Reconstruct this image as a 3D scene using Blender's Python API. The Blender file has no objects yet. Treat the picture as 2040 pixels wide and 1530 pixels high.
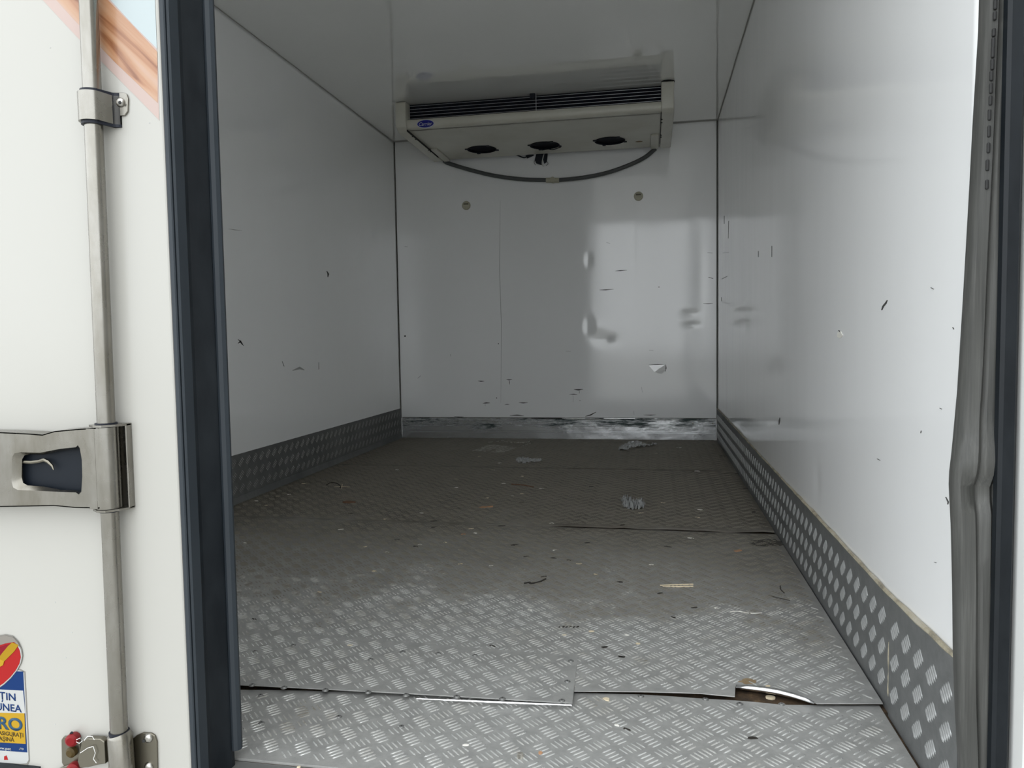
import bpy, bmesh, math, random
import numpy as np
from mathutils import Vector, Matrix

random.seed(7)
rng = np.random.default_rng(11)
SC = bpy.context.scene
COL = SC.collection

# ------------------------------------------------------------------ camera
FPX = 1489.1
CH = 0.6622                                   # lens height over the load floor
CR = np.array([[0.98302032, 0.18279169, -0.01607025],     # right
               [0.00501223, 0.06079703, 0.99813756],      # up
               [-0.18342827, 0.98127005, -0.05884852]])   # forward
cam_d = bpy.data.cameras.new('camera')
cam_d.sensor_width = 36.0
cam_d.lens = FPX / 2040.0 * 36.0
cam_d.clip_start = 0.02
cam = bpy.data.objects.new('camera', cam_d)
COL.objects.link(cam)
M4 = Matrix.Identity(4)
for i in range(3):
    M4[i][0] = CR[0][i]; M4[i][1] = CR[1][i]; M4[i][2] = -CR[2][i]
M4[2][3] = CH
cam.matrix_world = M4
SC.camera = cam

# ------------------------------------------------------------------ sky and exposure
world = bpy.data.worlds.new('overcast_sky')
SC.world = world
world.use_nodes = True
bg = world.node_tree.nodes['Background']
bg.inputs['Color'].default_value = (0.935, 0.975, 1.0, 1)
bg.inputs['Strength'].default_value = 1.0
SC.view_settings.view_transform = 'Standard'
SC.view_settings.look = 'None'
SC.view_settings.exposure = 1.62
SC.view_settings.gamma = 1.0
SC.view_settings.use_curve_mapping = False
try:
    SC.cycles.diffuse_bounces = 14
    SC.cycles.max_bounces = 18
except Exception:
    pass

# ------------------------------------------------------------------ sizes of the cargo box (metres)
XL, XR, Y0, YB, H = -1.69, 0.41, 1.06, 4.878, 2.0
YD = 0.97                                     # outer face of the closed rear door

def U(px, py, ax, val):
    """photo pixel -> point on the plane (axis ax) = val"""
    c = np.array([(px - 1020) / FPX, -(py - 765) / FPX, 1.0])
    d = CR.T @ c
    o = np.array([0, 0, CH])
    return o + d * ((val - o[ax]) / d[ax])

# ------------------------------------------------------------------ helpers
def tag(o, label=None, cat=None, group=None, kind=None):
    if label: o['label'] = label
    if cat: o['category'] = cat
    if group: o['group'] = group
    if kind: o['kind'] = kind
    return o

def obj(name, verts, faces, mat=None, parent=None, smooth=False):
    me = bpy.data.meshes.new(name)
    me.from_pydata([tuple(map(float, v)) for v in verts], [], [tuple(f) for f in faces])
    me.update()
    return mobj(name, me, mat, parent, smooth)

def mobj(name, me, mat=None, parent=None, smooth=False):
    o = bpy.data.objects.new(name, me)
    COL.objects.link(o)
    if mat: 
        if me.materials: me.materials[0] = mat
        else: me.materials.append(mat)
    if smooth:
        me.polygons.foreach_set('use_smooth', [True] * len(me.polygons))
    if parent:
        o.parent = parent
        o.matrix_parent_inverse = Matrix.Translation(parent.location).inverted()
    return o

def empty(name, loc):
    o = bpy.data.objects.new(name, None)
    COL.objects.link(o)
    o.location = tuple(map(float, loc))
    o.empty_display_size = 0.05
    return o

class MB:
    def __init__(s): s.v = []; s.f = []
    def add(s, v, f):
        b = len(s.v); s.v += [tuple(map(float, q)) for q in v]; s.f += [tuple(i + b for i in q) for q in f]
        return s
    def box(s, a, b):
        x0, y0, z0 = a; x1, y1, z1 = b
        return s.add([(x0,y0,z0),(x1,y0,z0),(x1,y1,z0),(x0,y1,z0),(x0,y0,z1),(x1,y0,z1),(x1,y1,z1),(x0,y1,z1)],
                     [(0,3,2,1),(4,5,6,7),(0,1,5,4),(1,2,6,5),(2,3,7,6),(3,0,4,7)])
    def tube(s, pts, r, n=10, caps=True):
        pts = [np.array(p, float) for p in pts]
        rs = r if hasattr(r, '__len__') else [r] * len(pts)
        rings = []; up = None
        for i, p in enumerate(pts):
            t = pts[min(i + 1, len(pts) - 1)] - pts[max(i - 1, 0)]
            t /= (np.linalg.norm(t) + 1e-12)
            if up is None:
                up = np.array([0, 0, 1.0]) if abs(t[2]) < .9 else np.array([0, 1.0, 0])
            a = np.cross(t, up); a /= np.linalg.norm(a); b = np.cross(a, t); up = b
            rings.append([p + rs[i] * (math.cos(q) * a + math.sin(q) * b) for q in np.linspace(0, 2 * math.pi, n, endpoint=False)])
        v = [q for R in rings for q in R]; f = []
        for i in range(len(rings) - 1):
            for k in range(n):
                f.append((i*n+k, i*n+(k+1) % n, (i+1)*n+(k+1) % n, (i+1)*n+k))
        if caps:
            f.append(tuple(range(n))[::-1]); f.append(tuple(range((len(rings)-1)*n, len(rings)*n)))
        return s.add(v, f)
    def lathe(s, o, axis, prof, n=20):
        """prof: (radius, offset along axis)"""
        o = np.array(o, float); ax = np.array(axis, float); ax /= np.linalg.norm(ax)
        u = np.cross(ax, [0, 0, 1.0] if abs(ax[2]) < .9 else [1.0, 0, 0]); u /= np.linalg.norm(u); w = np.cross(ax, u)
        v = []; f = []
        for (r, h) in prof:
            for q in np.linspace(0, 2*math.pi, n, endpoint=False):
                v.append(o + ax*h + r*(math.cos(q)*u + math.sin(q)*w))
        for i in range(len(prof)-1):
            for k in range(n):
                f.append((i*n+k, i*n+(k+1) % n, (i+1)*n+(k+1) % n, (i+1)*n+k))
        f.append(tuple(range(n))[::-1]); f.append(tuple(range((len(prof)-1)*n, len(prof)*n)))
        return s.add(v, f)
    def prism(s, poly, off):
        """poly: list of 3d points, extruded by vector off"""
        n = len(poly); off = np.array(off, float)
        v = [np.array(p, float) for p in poly] + [np.array(p, float) + off for p in poly]
        f = [tuple(range(n))[::-1], tuple(range(n, 2*n))] + [(i, (i+1) % n, n+(i+1) % n, n+i) for i in range(n)]
        return s.add(v, f)
    def sweep(s, section, z0, z1):
        """closed (x,y) section between z0 and z1"""
        return s.prism([(x, y, z0) for x, y in section], (0, 0, z1 - z0))
    def build(s, name, mat=None, parent=None, smooth=False, bevel=0, fix=True, segs=2):
        me = bpy.data.meshes.new(name)
        me.from_pydata(s.v, [], s.f)
        if fix or bevel:
            bm = bmesh.new(); bm.from_mesh(me)
            bmesh.ops.recalc_face_normals(bm, faces=bm.faces[:])
            if bevel:
                ed = [e for e in bm.edges if len(e.link_faces) == 2 and e.calc_face_angle(0) > 0.6]
                bmesh.ops.bevel(bm, geom=ed, offset=bevel, segments=segs, affect='EDGES', profile=.5, clamp_overlap=True)
            bm.to_mesh(me); bm.free()
        me.update()
        o = mobj(name, me, mat, parent, smooth)
        if smooth:
            try: me.set_sharp_from_angle(angle=math.radians(38))
            except Exception: pass
        return o

def ribbon(pts, w):
    """thin closed polygon along 2D polyline, tapering at both ends"""
    pts = [np.array(p, float) for p in pts]; L = []; R = []
    for i, p in enumerate(pts):
        t = pts[min(i+1, len(pts)-1)] - pts[max(i-1, 0)]; t /= (np.linalg.norm(t)+1e-9)
        n = np.array([-t[1], t[0]]); ww = w * (0.25 if i in (0, len(pts)-1) else 1) * .5
        L.append(p + n*ww); R.append(p - n*ww)
    return L + R[::-1]

def sheet(poly, holes, thick, axis_off, name, mat, parent=None, smooth=False):
    """flat polygon (3d points) with holes, given thickness by vector axis_off"""
    bm = bmesh.new(); edges = []
    for loop in [poly] + holes:
        vs = [bm.verts.new(tuple(map(float, p))) for p in loop]
        for i in range(len(vs)): edges.append(bm.edges.new((vs[i], vs[(i+1) % len(vs)])))
    r = bmesh.ops.triangle_fill(bm, use_beauty=True, use_dissolve=False, edges=edges)
    faces = [g for g in r['geom'] if isinstance(g, bmesh.types.BMFace)]
    ex = bmesh.ops.extrude_face_region(bm, geom=faces)
    vs = [g for g in ex['geom'] if isinstance(g, bmesh.types.BMVert)]
    bmesh.ops.translate(bm, verts=vs, vec=Vector(tuple(map(float, np.array(axis_off, float)*thick))))
    bmesh.ops.recalc_face_normals(bm, faces=bm.faces[:])
    me = bpy.data.meshes.new(name); bm.to_mesh(me); bm.free()
    return mobj(name, me, mat, parent, smooth)

# ------------------------------------------------------------------ materials
def mat(name, col, rough=.5, metal=0.0, spec=.5, coat=0.0):
    m = bpy.data.materials.new(name); m.use_nodes = True
    b = m.node_tree.nodes['Principled BSDF']
    b.inputs['Base Color'].default_value = (*col, 1); b.inputs['Roughness'].default_value = rough
    b.inputs['Metallic'].default_value = metal; b.inputs['Specular IOR Level'].default_value = spec
    b.inputs['Coat Weight'].default_value = coat
    return m

class NT:
    def __init__(s, m): s.t = m.node_tree; s.b = s.t.nodes['Principled BSDF']; s._c = None
    def node(s, ty, **kw):
        n = s.t.nodes.new(ty)
        for k, v in kw.items(): setattr(n, k, v)
        return n
    def link(s, a, b): s.t.links.new(a, b)
    def coord(s, scale=(1, 1, 1), kind='Object'):
        tc = s.node('ShaderNodeTexCoord'); mp = s.node('ShaderNodeMapping')
        s.link(tc.outputs[kind], mp.inputs['Vector']); mp.inputs['Scale'].default_value = scale
        return mp.outputs[0]
    def noise(s, scale, detail=4, rough=.55, stretch=(1, 1, 1), dist=0):
        n = s.node('ShaderNodeTexNoise'); n.inputs['Scale'].default_value = scale
        n.inputs['Detail'].default_value = detail; n.inputs['Roughness'].default_value = rough
        n.inputs['Distortion'].default_value = dist
        s.link(s.coord(stretch), n.inputs['Vector']); return n.outputs['Fac']
    def ramp(s, fac, stops):
        r = s.node('ShaderNodeValToRGB'); e = r.color_ramp.elements
        while len(e) < len(stops): e.new(.5)
        for i, (p, c) in enumerate(stops):
            e[i].position = p; e[i].color = (*c, 1) if hasattr(c, '__len__') else (c, c, c, 1)
        s.link(fac, r.inputs['Fac']); return r.outputs['Color']
    def mix(s, fac, a, b, mode='MIX'):
        n = s.node('ShaderNodeMix', data_type='RGBA', blend_type=mode)
        for inp, v in ((n.inputs['Factor'], fac), (n.inputs[6], a), (n.inputs[7], b)):
            if hasattr(v, 'is_linked'): s.link(v, inp)
            elif hasattr(v, '__len__'): inp.default_value = (*v, 1)
            else: inp.default_value = v
        return n.outputs[2]
    def col(s, sock): s.link(sock, s.b.inputs['Base Color'])
    def rough(s, sock): s.link(sock, s.b.inputs['Roughness'])
    def metal(s, sock): s.link(sock, s.b.inputs['Metallic'])
    def bump(s, h, strength=.2, dist=.01):
        n = s.node('ShaderNodeBump'); n.inputs['Strength'].default_value = strength; n.inputs['Distance'].default_value = dist
        s.link(h, n.inputs['Height']); s.link(n.outputs[0], s.b.inputs['Normal'])

def wall_material(name, base, rough=.17, bmp=.16):
    m = mat(name, base, rough); n = NT(m)
    d = n.ramp(n.noise(1.1, 5, .6, (1, 1, .6)), [(.35, 0.0), (.8, 1.0)])
    n.col(n.mix(d, base, tuple(c * k for c, k in zip(base, (.955, .955, .95)))))
    n.rough(n.ramp(n.noise(2.2, 5, .65, (1, 1, .35)), [(.3, rough * .75), (.75, rough * 1.5)]))
    n.bump(n.noise(1.6, 3, .5, (1, 1, .35)), bmp, .02)
    return m

M = {}
M['wall'] = wall_material('gel_coat_wall', (.925, .931, .936), .085)
M['ceil'] = wall_material('gel_coat_ceiling', (.88, .885, .862), .045, .05)
M['wall'].node_tree.nodes['Principled BSDF'].inputs['Specular IOR Level'].default_value = .8
M['ceil'].node_tree.nodes['Principled BSDF'].inputs['Specular IOR Level'].default_value = 1.0
M['ceil'].node_tree.nodes['Principled BSDF'].inputs['Coat Weight'].default_value = .8
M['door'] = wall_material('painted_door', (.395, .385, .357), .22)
M['seam'] = mat('dark_joint', (.09, .088, .075), .8)
M['seam_l'] = mat('grey_joint', (.42, .42, .39), .8)
M['scratch'] = mat('scratch', (.055, .055, .052), .7)
M['scuff'] = mat('grey_scuff', (.36, .365, .36), .5)
M['torn'] = mat('torn_skin', (.95, .95, .95), .05, spec=1.0)

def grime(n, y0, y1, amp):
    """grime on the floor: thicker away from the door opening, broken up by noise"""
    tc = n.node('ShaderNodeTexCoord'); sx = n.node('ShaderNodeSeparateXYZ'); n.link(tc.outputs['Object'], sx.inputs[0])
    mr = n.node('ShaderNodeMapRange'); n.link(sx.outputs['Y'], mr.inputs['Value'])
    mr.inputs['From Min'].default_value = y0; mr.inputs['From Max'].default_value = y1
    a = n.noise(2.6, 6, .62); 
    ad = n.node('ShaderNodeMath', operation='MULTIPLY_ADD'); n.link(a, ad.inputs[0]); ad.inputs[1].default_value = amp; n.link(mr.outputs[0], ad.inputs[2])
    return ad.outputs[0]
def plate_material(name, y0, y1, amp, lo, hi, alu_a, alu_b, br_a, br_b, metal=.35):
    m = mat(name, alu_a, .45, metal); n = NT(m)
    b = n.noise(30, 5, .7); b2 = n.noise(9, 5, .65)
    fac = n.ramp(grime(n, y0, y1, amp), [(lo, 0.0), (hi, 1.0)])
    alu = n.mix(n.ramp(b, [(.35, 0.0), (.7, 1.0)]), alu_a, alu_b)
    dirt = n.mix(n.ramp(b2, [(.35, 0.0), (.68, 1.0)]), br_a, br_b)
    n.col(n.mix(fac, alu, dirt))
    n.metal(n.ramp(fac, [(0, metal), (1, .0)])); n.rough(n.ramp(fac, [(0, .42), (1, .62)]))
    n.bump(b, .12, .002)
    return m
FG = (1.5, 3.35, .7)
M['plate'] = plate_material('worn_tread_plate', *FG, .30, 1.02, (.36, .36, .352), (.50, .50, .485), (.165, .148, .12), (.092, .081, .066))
M['kick'] = plate_material('kick_plate_metal', 1.2, 9.0, .9, .3, .95, (.18, .185, .185), (.25, .255, .255), (.11, .115, .115), (.08, .085, .085), .45)
def bar_material(name, y0, y1, amp, lo, hi, clean, br):
    m = mat(name, clean, .3, .75); n = NT(m)
    ad = n.node('ShaderNodeMath', operation='MULTIPLY_ADD'); n.link(n.noise(7, 6, .75), ad.inputs[0]); ad.inputs[1].default_value = .9; n.link(grime(n, y0, y1, amp), ad.inputs[2])
    f = n.ramp(ad.outputs[0], [(lo, 0.0), (hi, 1.0)])
    n.col(n.mix(f, clean, br)); n.metal(n.ramp(f, [(0, .65), (1, .05)])); n.rough(n.ramp(f, [(0, .24), (1, .55)]))
    return m
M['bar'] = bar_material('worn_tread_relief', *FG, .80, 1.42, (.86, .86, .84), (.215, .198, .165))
M['bar_k'] = bar_material('kick_tread', 1.2, 12.0, .8, 1.05, 1.9, (.72, .73, .73), (.22, .23, .23))
M['plywood'] = mat('wet_plywood', (.10, .065, .035), .85)
n = NT(M['plywood']); n.col(n.ramp(n.noise(40, 6, .7), [(.35, (.014, .010, .007)), (.6, (.075, .045, .022)), (.78, (.22, .15, .08))]))
M['strip'] = mat('dirty_aluminium_strip', (.6, .6, .6), .3, .9); n = NT(M['strip'])
tc_ = n.node('ShaderNodeTexCoord'); sx_ = n.node('ShaderNodeSeparateXYZ'); n.link(tc_.outputs['Object'], sx_.inputs[0])
mr_ = n.node('ShaderNodeMapRange'); n.link(sx_.outputs['Z'], mr_.inputs['Value']); mr_.inputs['From Min'].default_value = .05; mr_.inputs['From Max'].default_value = .10
mr_.inputs['To Min'].default_value = .12; mr_.inputs['To Max'].default_value = 0
mx_ = n.mix(.35, n.noise(3.1, 6, .7, (1, 1, 5)), n.noise(22, 5, .75, (.5, 1, 5)))
ad_ = n.node('ShaderNodeMath', operation='ADD'); n.link(mx_, ad_.inputs[0]); n.link(mr_.outputs[0], ad_.inputs[1])
st = n.ramp(ad_.outputs[0], [(.44, 0.0), (.54, 1.0)])
n.col(n.mix(st, (.03, .05, .048), (.66, .67, .68))); n.metal(n.ramp(st, [(0, .2), (1, .85)])); n.rough(n.ramp(st, [(0, .5), (1, .25)]))
n.bump(n.noise(9, 3, .5, (1, 1, 1)), .35, .01)
M['bright'] = mat('bright_aluminium', (.86, .86, .87), .24, 1.0)
M['steel'] = mat('stainless_steel', (.62, .60, .56), .24, 1.0); n = NT(M['steel'])
n.col(n.mix(n.ramp(n.noise(14, 5, .65, (1, 1, .3)), [(.35, 0.0), (.75, 1.0)]), (.30, .29, .268), (.165, .152, .122)))
n.rough(n.ramp(n.noise(20, 4, .6), [(.3, .2), (.75, .36)]))
M['steel_d'] = mat('dim_reflection_steel', (0.1904, 0.1768, 0.1428), .34, 1.0)  # darker copy of the steel: dim ground reflection put into the colour
M['bolt'] = mat('bolt_steel', (0.408, 0.3944, 0.3672), .3, 1.0)
M['dark'] = mat('black_plastic', (.008, .010, .018), .5, spec=.3)
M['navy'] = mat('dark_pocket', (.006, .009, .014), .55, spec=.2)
M['rubber'] = mat('black_rubber', (0.0136, 0.019, 0.0258), .42, spec=.3); n = NT(M['rubber'])
rb = n.ramp(n.mix(.4, n.noise(7, 6, .65, (1, 1, .25)), n.noise(40, 4, .6, (1, 1, .4))), [(.42, 0.0), (.85, 1.0)])
n.col(n.mix(rb, (0.0027, 0.0048, 0.0075), (0.0177, 0.0224, 0.0272))); n.rough(n.ramp(rb, [(0, .38), (1, .7)]))
n.bump(n.noise(30, 4, .6, (1, 1, .3)), .15, .003)
M['lip'] = mat('grey_rubber_lip', (0.034, 0.0408, 0.0476), .5, spec=.3); n = NT(M['lip'])
n.col(n.mix(n.noise(9, 5, .65, (1, 1, .3)), (0.015, 0.0204, 0.0265), (0.034, 0.0415, 0.0496)))
M['post'] = mat('weathered_grey_seal', (0.068, 0.068, 0.0646), .55); n = NT(M['post'])
pz = n.ramp(n.mix(.35, n.noise(190, 5, .7, (1, 1, .012)), n.noise(6, 5, .6, (1, 1, .5))), [(.3, (0.0306, 0.0313, 0.0299)), (.55, (0.0714, 0.0714, 0.0666)), (.78, (0.136, 0.136, 0.1292))])
n.col(pz); n.rough(n.ramp(n.noise(20, 4, .6, (1, 1, .1)), [(.3, .38), (.8, .65)]))
M['slot'] = mat('slot_dark', (.018, .018, .018), .7)
M['seal'] = mat('yellowed_sealant', (.36, .31, .22), .75); n = NT(M['seal'])
n.col(n.ramp(n.noise(18, 6, .7), [(.3, (.12, .11, .09)), (.5, (.38, .34, .25)), (.68, (.46, .43, .36)), (.8, (.36, .17, .07))]))
M['unit'] = mat('cream_unit_plastic', (.62, .61, .535), .35)
n = NT(M['unit']); n.col(n.mix(n.ramp(n.noise(3, 5, .6), [(.4, 0.0), (.8, 1.0)]), (.64, .63, .56), (.52, .50, .42)))
M['fin'] = mat('louvre_light_edge', (.55, .57, .60), .35, .6)
M['cavity'] = mat('unit_cavity', (.005, .006, .012), .7, spec=.2)
M['hose'] = mat('grey_hose', (.085, .09, .09), .5)
M['wire_w'] = mat('white_wire', (.7, .7, .68), .5)
M['logo_blue'] = mat('badge_blue', (.012, .015, .24), .35)
M['logo_white'] = mat('badge_silver', (.62, .64, .70), .3, .3)
M['plug'] = mat('yellowed_plug', (.46, .44, .34), .5)
M['plug_d'] = mat('plug_recess', (.16, .15, .11), .6)
M['asphalt'] = mat('asphalt', (.20, .20, .19), .9)
n = NT(M['asphalt']); n.col(n.mix(n.noise(40, 5, .7), (.30, .295, .28), (.44, .435, .41)))
M['frame'] = mat('painted_frame', (.74, .745, .73), .35)
M['galv'] = mat('galvanised_sill', (0.2856, 0.2856, 0.2788), .5, .7)
M['red'] = mat('red_plastic', (0.1768, 0.0054, 0.0082), .35, spec=.2)
M['paper'] = mat('grimy_paper', (.36, .34, .30), .85)
n = NT(M['paper']); n.col(n.mix(n.ramp(n.noise(70, 4, .6), [(.42, 0.0), (.6, 1.0)]), (.44, .42, .37), (.16, .15, .13)))
M['film'] = mat('crumpled_film', (.50, .51, .51), .3)
M['film'].node_tree.nodes['Principled BSDF'].inputs['Alpha'].default_value = .55
M['chip'] = mat('pale_wood', (.70, .60, .43), .8)
M['chip_w'] = mat('pale_crumb', (.82, .80, .74), .8)
M['twig'] = mat('dark_twig', (.022, .018, .014), .8)
M['leaf'] = mat('dry_leaf', (.44, .24, .13), .8)
M['leaf_b'] = mat('brown_leaf', (.16, .085, .05), .8)
# printed wood band
M['wood'] = mat('printed_wood', (0.4896, 0.2448, 0.136), .3, coat=.3); n = NT(M['wood'])
vec = n.node('ShaderNodeTexCoord'); mp = n.node('ShaderNodeMapping'); mp.inputs['Rotation'].default_value = (0, math.radians(-46), 0); mp.inputs['Scale'].default_value = (1.2, 1, 30)
mp2 = n.node('ShaderNodeMapping'); mp2.inputs['Rotation'].default_value = (0, 0, 0)
n.link(vec.outputs['Object'], mp.inputs['Vector'])
def _dirmap(sc):
    sx = n.node('ShaderNodeSeparateXYZ'); n.link(vec.outputs['Object'], sx.inputs[0])
    a = n.node('ShaderNodeMath', operation='ADD'); n.link(sx.outputs['X'], a.inputs[0]); n.link(sx.outputs['Z'], a.inputs[1])
    b = n.node('ShaderNodeMath', operation='SUBTRACT'); n.link(sx.outputs['X'], b.inputs[0]); n.link(sx.outputs['Z'], b.inputs[1])
    a2 = n.node('ShaderNodeMath', operation='MULTIPLY'); n.link(a.outputs[0], a2.inputs[0]); a2.inputs[1].default_value = sc[0]
    b2 = n.node('ShaderNodeMath', operation='MULTIPLY'); n.link(b.outputs[0], b2.inputs[0]); b2.inputs[1].default_value = sc[1]
    cb = n.node('ShaderNodeCombineXYZ'); n.link(a2.outputs[0], cb.inputs[0]); n.link(b2.outputs[0], cb.inputs[1]); return cb.outputs[0]
nz = n.node('ShaderNodeTexNoise'); nz.inputs['Scale'].default_value = 1; nz.inputs['Detail'].default_value = 5; nz.inputs['Distortion'].default_value = .6
n.link(_dirmap((42, 3.5)), nz.inputs['Vector'])
n.col(n.ramp(nz.outputs['Fac'], [(.30, (0.1768, 0.0578, 0.0204)), (.42, (0.34, 0.1632, 0.0816)), (.55, (0.3944, 0.2312, 0.1394)), (.72, (0.408, 0.2788, 0.2244))]))
M['wood_edge'] = mat('printed_pink_edge', (0.408, 0.3094, 0.2788), .3)
M['print_blue'] = mat('printed_pale_blue', (0.374, 0.425, 0.4352), .3)
M['st_white'] = mat('sticker_white', (0.3944, 0.3978, 0.391), .35, spec=.15)
M['st_border'] = mat('sticker_border', (0.204, 0.1938, 0.1734), .5, spec=.15)
M['st_blue'] = mat('sticker_blue', (0.002, 0.0238, 0.1088), .35, spec=.15)
M['st_red'] = mat('sticker_red', (0.2992, 0.0095, 0.0095), .35, spec=.15)
M['st_redd'] = mat('sticker_dark_red', (0.1768, 0.0041, 0.0136), .35, spec=.15)
M['st_yellow'] = mat('sticker_yellow', (0.374, 0.2244, 0.0136), .35, spec=.15)
M['st_gold'] = mat('sticker_gold', (0.2992, 0.1768, 0.0068), .35, spec=.15)
M['st_grey'] = mat('sticker_grey', (0.1972, 0.1802, 0.1598), .6, spec=.15)
M['st_slate'] = mat('sticker_slate', (0.0238, 0.0646, 0.1156), .35, spec=.15)
M['st_dark'] = mat('sticker_brown', (0.0612, 0.0408, 0.0136), .4, spec=.15)

# ================================================================== SETTING
g = MB().box((-80, -80, -1.02), (80, 80, -1.0)).build('ground', M['asphalt'])
tag(g, 'pale grey paved yard the truck stands on', 'ground', kind='structure')

def grid_wall(name, o, du, dv, nu, nv, normal, thick, m, dents=()):
    """panel with a finely divided inner face (shallow dents) and a back"""
    o, du, dv, nr = (np.array(q, float) for q in (o, du, dv, normal))
    lu, lv = np.linalg.norm(du), np.linalg.norm(dv)
    V = []; F = []
    for j in range(nv + 1):
        for i in range(nu + 1):
            p = o + du * i / nu + dv * j / nv; d = 0
            for (c, ru, rv, dep) in dents:
                q = p - np.array(c); a = q @ du / lu / ru; b = q @ dv / lv / rv
                d += dep * math.exp(-(a*a + b*b))
            V.append(p + nr * d)
    for j in range(nv):
        for i in range(nu):
            a = j*(nu+1)+i; F.append((a, a+1, a+nu+2, a+nu+1))
    b0 = len(V)
    V += [o - nr*thick, o + du - nr*thick, o + du + dv - nr*thick, o + dv - nr*thick]
    F.append((b0+3, b0+2, b0+1, b0))
    bot = list(range(nu+1)); top = [nv*(nu+1)+i for i in range(nu+1)]
    lef = [j*(nu+1) for j in range(nv+1)]; rig = [j*(nu+1)+nu for j in range(nv+1)]
    F.append(tuple(bot[::-1] + [b0, b0+1])); F.append(tuple(top + [b0+2, b0+3]))
    F.append(tuple(lef + [b0+3, b0])); F.append(tuple(rig[::-1] + [b0+1, b0+2]))
    me = bpy.data.meshes.new(name); me.from_pydata([tuple(v) for v in V], [], F); 
    bm = bmesh.new(); bm.from_mesh(me); bmesh.ops.recalc_face_normals(bm, faces=bm.faces[:]); bm.to_mesh(me); bm.free()
    sm = [k < nu*nv for k in range(len(me.polygons))]
    me.polygons.foreach_set('use_smooth', sm); me.update()
    return mobj(name, me, m)

T = .07
B = lambda x, y: U(x, y, 1, YB); Lw = lambda x, y: U(x, y, 0, XL); Rw = lambda x, y: U(x, y, 0, XR); Fl = lambda x, y, z=0.0: U(x, y, 2, z)
wb = grid_wall('wall_back', (XL-T, YB, -.05), (XR-XL+2*T, 0, 0), (0, 0, H+.05+T), 230, 220, (0, -1, 0), T, M['wall'],
   [(B(1376, 625), .045, .022, -.004), (B(1378, 648), .04, .02, -.005), (B(1206, 676), .06, .03, -.0035), (B(1172, 518), .02, .04, -.0012),
    (B(1172, 650), .025, .05, -.0014), (B(1190, 650), .04, .04, .002), (B(1300, 560), .03, .5, .0015), (B(1262, 480), .02, .45, -.0015), (B(1395, 560), .04, .35, -.002)])
tag(wb, 'scuffed white back wall of the refrigerated cargo box', 'wall', kind='structure')
wl = grid_wall('wall_left', (XL, Y0, -.05), (0, YB-Y0, 0), (0, 0, H+.05), 160, 100, (1, 0, 0), T, M['wall'],
   [(Lw(715, 487), .05, .05, -.0025), (Lw(740, 490), .04, .05, -.003), (Lw(620, 600), .3, .3, -.0006), (Lw(700, 700), .2, .2, -.002)])
tag(wl, 'white left side wall of the cargo box behind the closed door', 'wall', kind='structure')
wr = grid_wall('wall_right', (XR, Y0, -.05), (0, YB-Y0, 0), (0, 0, H+.05), 160, 100, (-1, 0, 0), T, M['wall'],
   [(Rw(1548, 730), .1, .015, -.003), (Rw(1628, 958), .03, .04, -.002), (Rw(1485, 645), .1, .03, -.003), (Rw(1700, 480), .3, .4, -.0006)])
tag(wr, 'bright white right side wall of the cargo box beside the open door', 'wall', kind='structure')
ce = grid_wall('ceiling', (XL-T, Y0, H), (XR-XL+2*T, 0, 0), (0, YB-Y0, 0), 60, 90, (0, 0, -1), T, M['ceil'])
tag(ce, 'glossy grey-white ceiling of the cargo box', 'ceiling', kind='structure')

# corner joints
def joint(name, a, b, w, label):
    o = MB().box(a, b).build(name, M['seam']); tag(o, label, 'trim', kind='structure'); return o
joint('trim_1', (XL-.001, YB-.005, .14), (XL+.0045, YB+.001, H+.001), 0, 'dark sealed joint between left wall and back wall')
joint('trim_2', (XR-.0055, YB-.006, .14), (XR+.001, YB+.001, H+.001), 0, 'dark sealed joint between right wall and back wall')
for nm, a_, b_, lb_ in (('trim_3', (XL-.001, Y0, H-.002), (XL+.003, YB, H+.001), 'fine joint between left wall and ceiling'), ('trim_4', (XR-.003, Y0, H-.002), (XR+.001, YB, H+.001), 'fine joint between right wall and ceiling'), ('trim_5', (XL, YB-.003, H-.002), (XR, YB+.001, H+.001), 'fine joint between back wall and ceiling')):
    joint(nm, a_, b_, 0, lb_).data.materials[0] = M['seam_l']
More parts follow.
